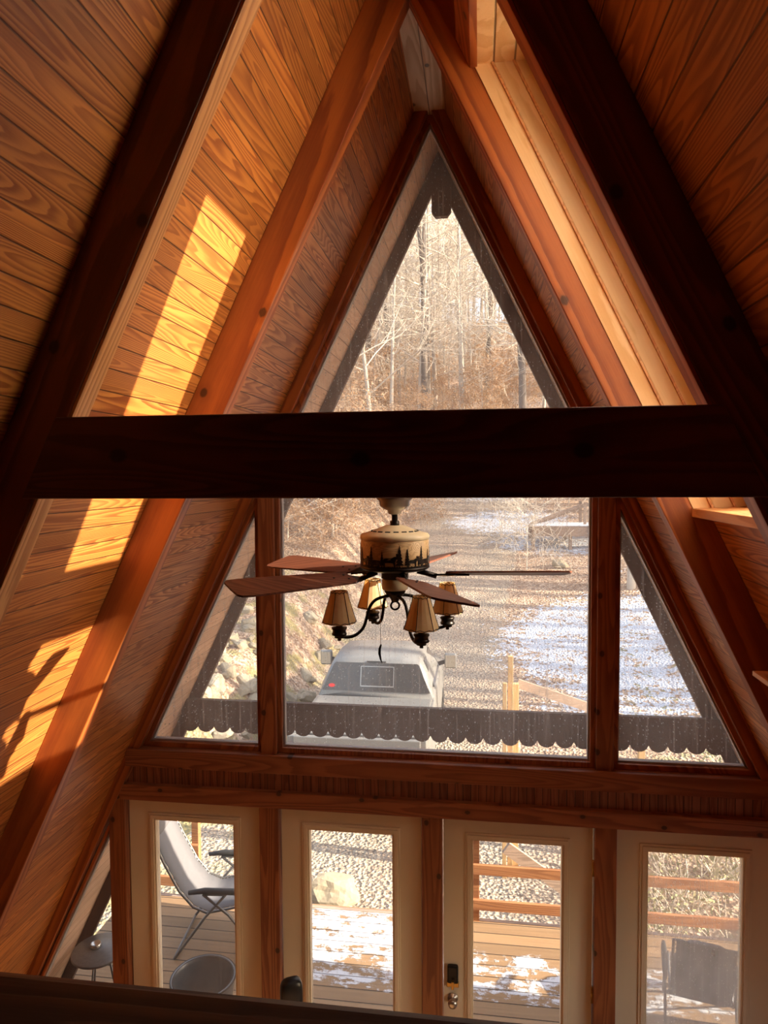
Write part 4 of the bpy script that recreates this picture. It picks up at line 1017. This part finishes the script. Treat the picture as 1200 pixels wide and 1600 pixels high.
for i in range(46):
    x_ = rng.uniform(9, 34); y_ = rng.uniform(5, 33)
    place(protos[rng.choice((0, 1, 2, 3, 4))], x_, y_, rng.uniform(.8, 1.15), rng.uniform(0, 6.3), 'bare tree on the slope to the right of the house and clearing', 'tree', 'bare trees right of the clearing')
# single trees with a place of their own
place(protos[1], 2.6, 30, 1.0, .5, 'thick dark-barked tree standing right of centre behind the far snow patch', 'tree')
place(protos[3], 7.4, 27, 1.0, 1.5, 'grey tree trunk beside the steps of the wooden platform', 'tree')
place(protos[0], -3.4, 38, 1.0, 3.0, 'pale slender tree left of centre at the foot of the hillside', 'tree')
place(protos[1], -6.2, 13.5, 1.15, 2.0, 'broad grey tree trunk rising from the left bank above the boulders', 'tree')
place(us, -4.6, 18.5, .95, .4, 'beech sapling with orange leaves leaning over the left side of the driveway', 'tree')
place(us, -6.0, 16.5, .85, 2.4, 'orange-leaved beech sapling on the left bank, nearest the rock pile', 'tree')
spread_t = make_tree(31, 12, .12, .30, 14, 4.6, M['bark'], depth=2, spread=.45, droop=.10, nm='spreading_tree', minr=.006, kids=(4, 7), twig_m=M['twig'])
place(spread_t, 4.9, 17.5, 1.0, 3.1, 'spreading tree with long pale arching branches, right of the driveway', 'tree')
place(spread_t, -5.2, 21.0, 1.0, .3, 'spreading tree with long pale branches reaching over the drive from the left', 'tree')
place(spread_t, -4.3, 25.5, 1.1, 1.2, 'spreading tree farther up the left side of the drive', 'tree')
place(spread_t, 6.2, 22.0, 1.1, 4.0, 'spreading tree rising just right of the wooden platform', 'tree')
place(spread_t, 7.5, 9.5, .9, 2.8, 'near spreading tree to the right of the snowy slope', 'tree')
us2 = make_tree(22, 3.2, .030, .06, 18, 1.5, M['twig'], spread=.6, leaf=(6, .055), nm='beech_bush', minr=.006, twig_m=M['twig'])
for x_, y_, s_, rz in ((-4.7, 19.6, 1.0, .3), (-3.7, 23.4, .9, 2.0), (-5.3, 23.0, 1.1, 3.3), (-2.9, 27.0, 1.0, 4.4), (-5.9, 17.6, .95, 5.2), (-4.2, 27.5, 1.1, 1.1)):
    place(us2, x_, y_, s_, rz, 'low beech bush full of dry orange leaves on the bank left of the driveway', 'bush', 'orange-leaved bushes left of the driveway')
us3 = make_tree(23, 2.6, .026, .08, 14, 1.9, M['twig'], spread=.65, droop=.05, nm='bare_shrub', minr=.008, kids=(3, 5), twig_m=M['twig'])
for x_, y_, s_, rz in ((2.3, 22.5, 1.0, .3), (1.9, 19.5, .7, 2.0), (1.2, 24.5, .7, 3.3), (2.4, 27.5, 1.2, 4.4), (4.4, 28.5, 1.2, 1.4)):
    place(us3, x_, y_, s_, rz, 'leafless shrub with pale arching twigs between the driveway and the wooden platform', 'shrub', 'bare shrubs near the wooden platform')
# brush on the right by the fogged door, and dry grass
def brush(seed, n_, h_, leafy):
    rng_ = random.Random(seed); r = empty('shrub'); b = MB(); lv = MB()
    for k_ in range(n_):
        a = rng_.uniform(0, 2*PI); e_ = rng_.uniform(.2, .7); p_ = Vector((rng_.gauss(0, .12), rng_.gauss(0, .12), 0))
        d_ = Vector((math.cos(a)*e_, math.sin(a)*e_, 1)).normalized(); pts = [p_.copy()]
        for i in range(5): d_ = (d_+Vector((rng_.gauss(0, .15), rng_.gauss(0, .15), -.06))).normalized(); p_ = p_+d_*h_/5; pts.append(p_.copy())
        b.tube(pts, [.008, .007, .006, .005, .004, .002], 4, cap=False)
        for i in range(leafy):
            c = pts[rng_.randint(1, 5)]+Vector((rng_.gauss(0, .06), rng_.gauss(0, .06), rng_.gauss(0, .05))); s_ = rng_.uniform(.02, .045)
            u = Vector((rng_.gauss(0, 1), rng_.gauss(0, 1), rng_.gauss(0, 1))).normalized(); v = u.orthogonal().normalized()
            lv.add([c-u*s_, c+v*s_*.4, c+u*s_, c-v*s_*.4], [(0, 1, 2, 3)])
    b.build('stems', M['twig'], r, fix=False); tag(lv.build('leaves', M['gleaf'], r, fix=False), kind='stuff'); return r
t = NT('olive_shrub_leaf'); oi = t.pos(); n1 = t.noise(oi, 12.0, 2); cc = t.mix(t.ss(n1, .3, .7), (.20, .22, .08), (.50, .42, .22))
M['gleaf'] = t.bsdf(cc, .7)
sh0 = brush(3, 30, .9, 14)
sp_ = [(2.2, 3.1), (2.9, 2.7), (2.6, 3.8), (3.5, 3.3), (3.2, 4.4), (4.1, 4.2), (1.9, 4.3), (4.6, 5.4), (3.7, 5.6), (2.7, 5.2), (5.2, 6.6), (4.2, 7.0)]
for i, (x_, y_) in enumerate(sp_):
    place(sh0, x_, y_, .8+.3*R_.random(), R_.uniform(0, 6), 'tangled olive shrub beyond the deck railing on the right', 'shrub', 'shrubs beyond the right deck railing')
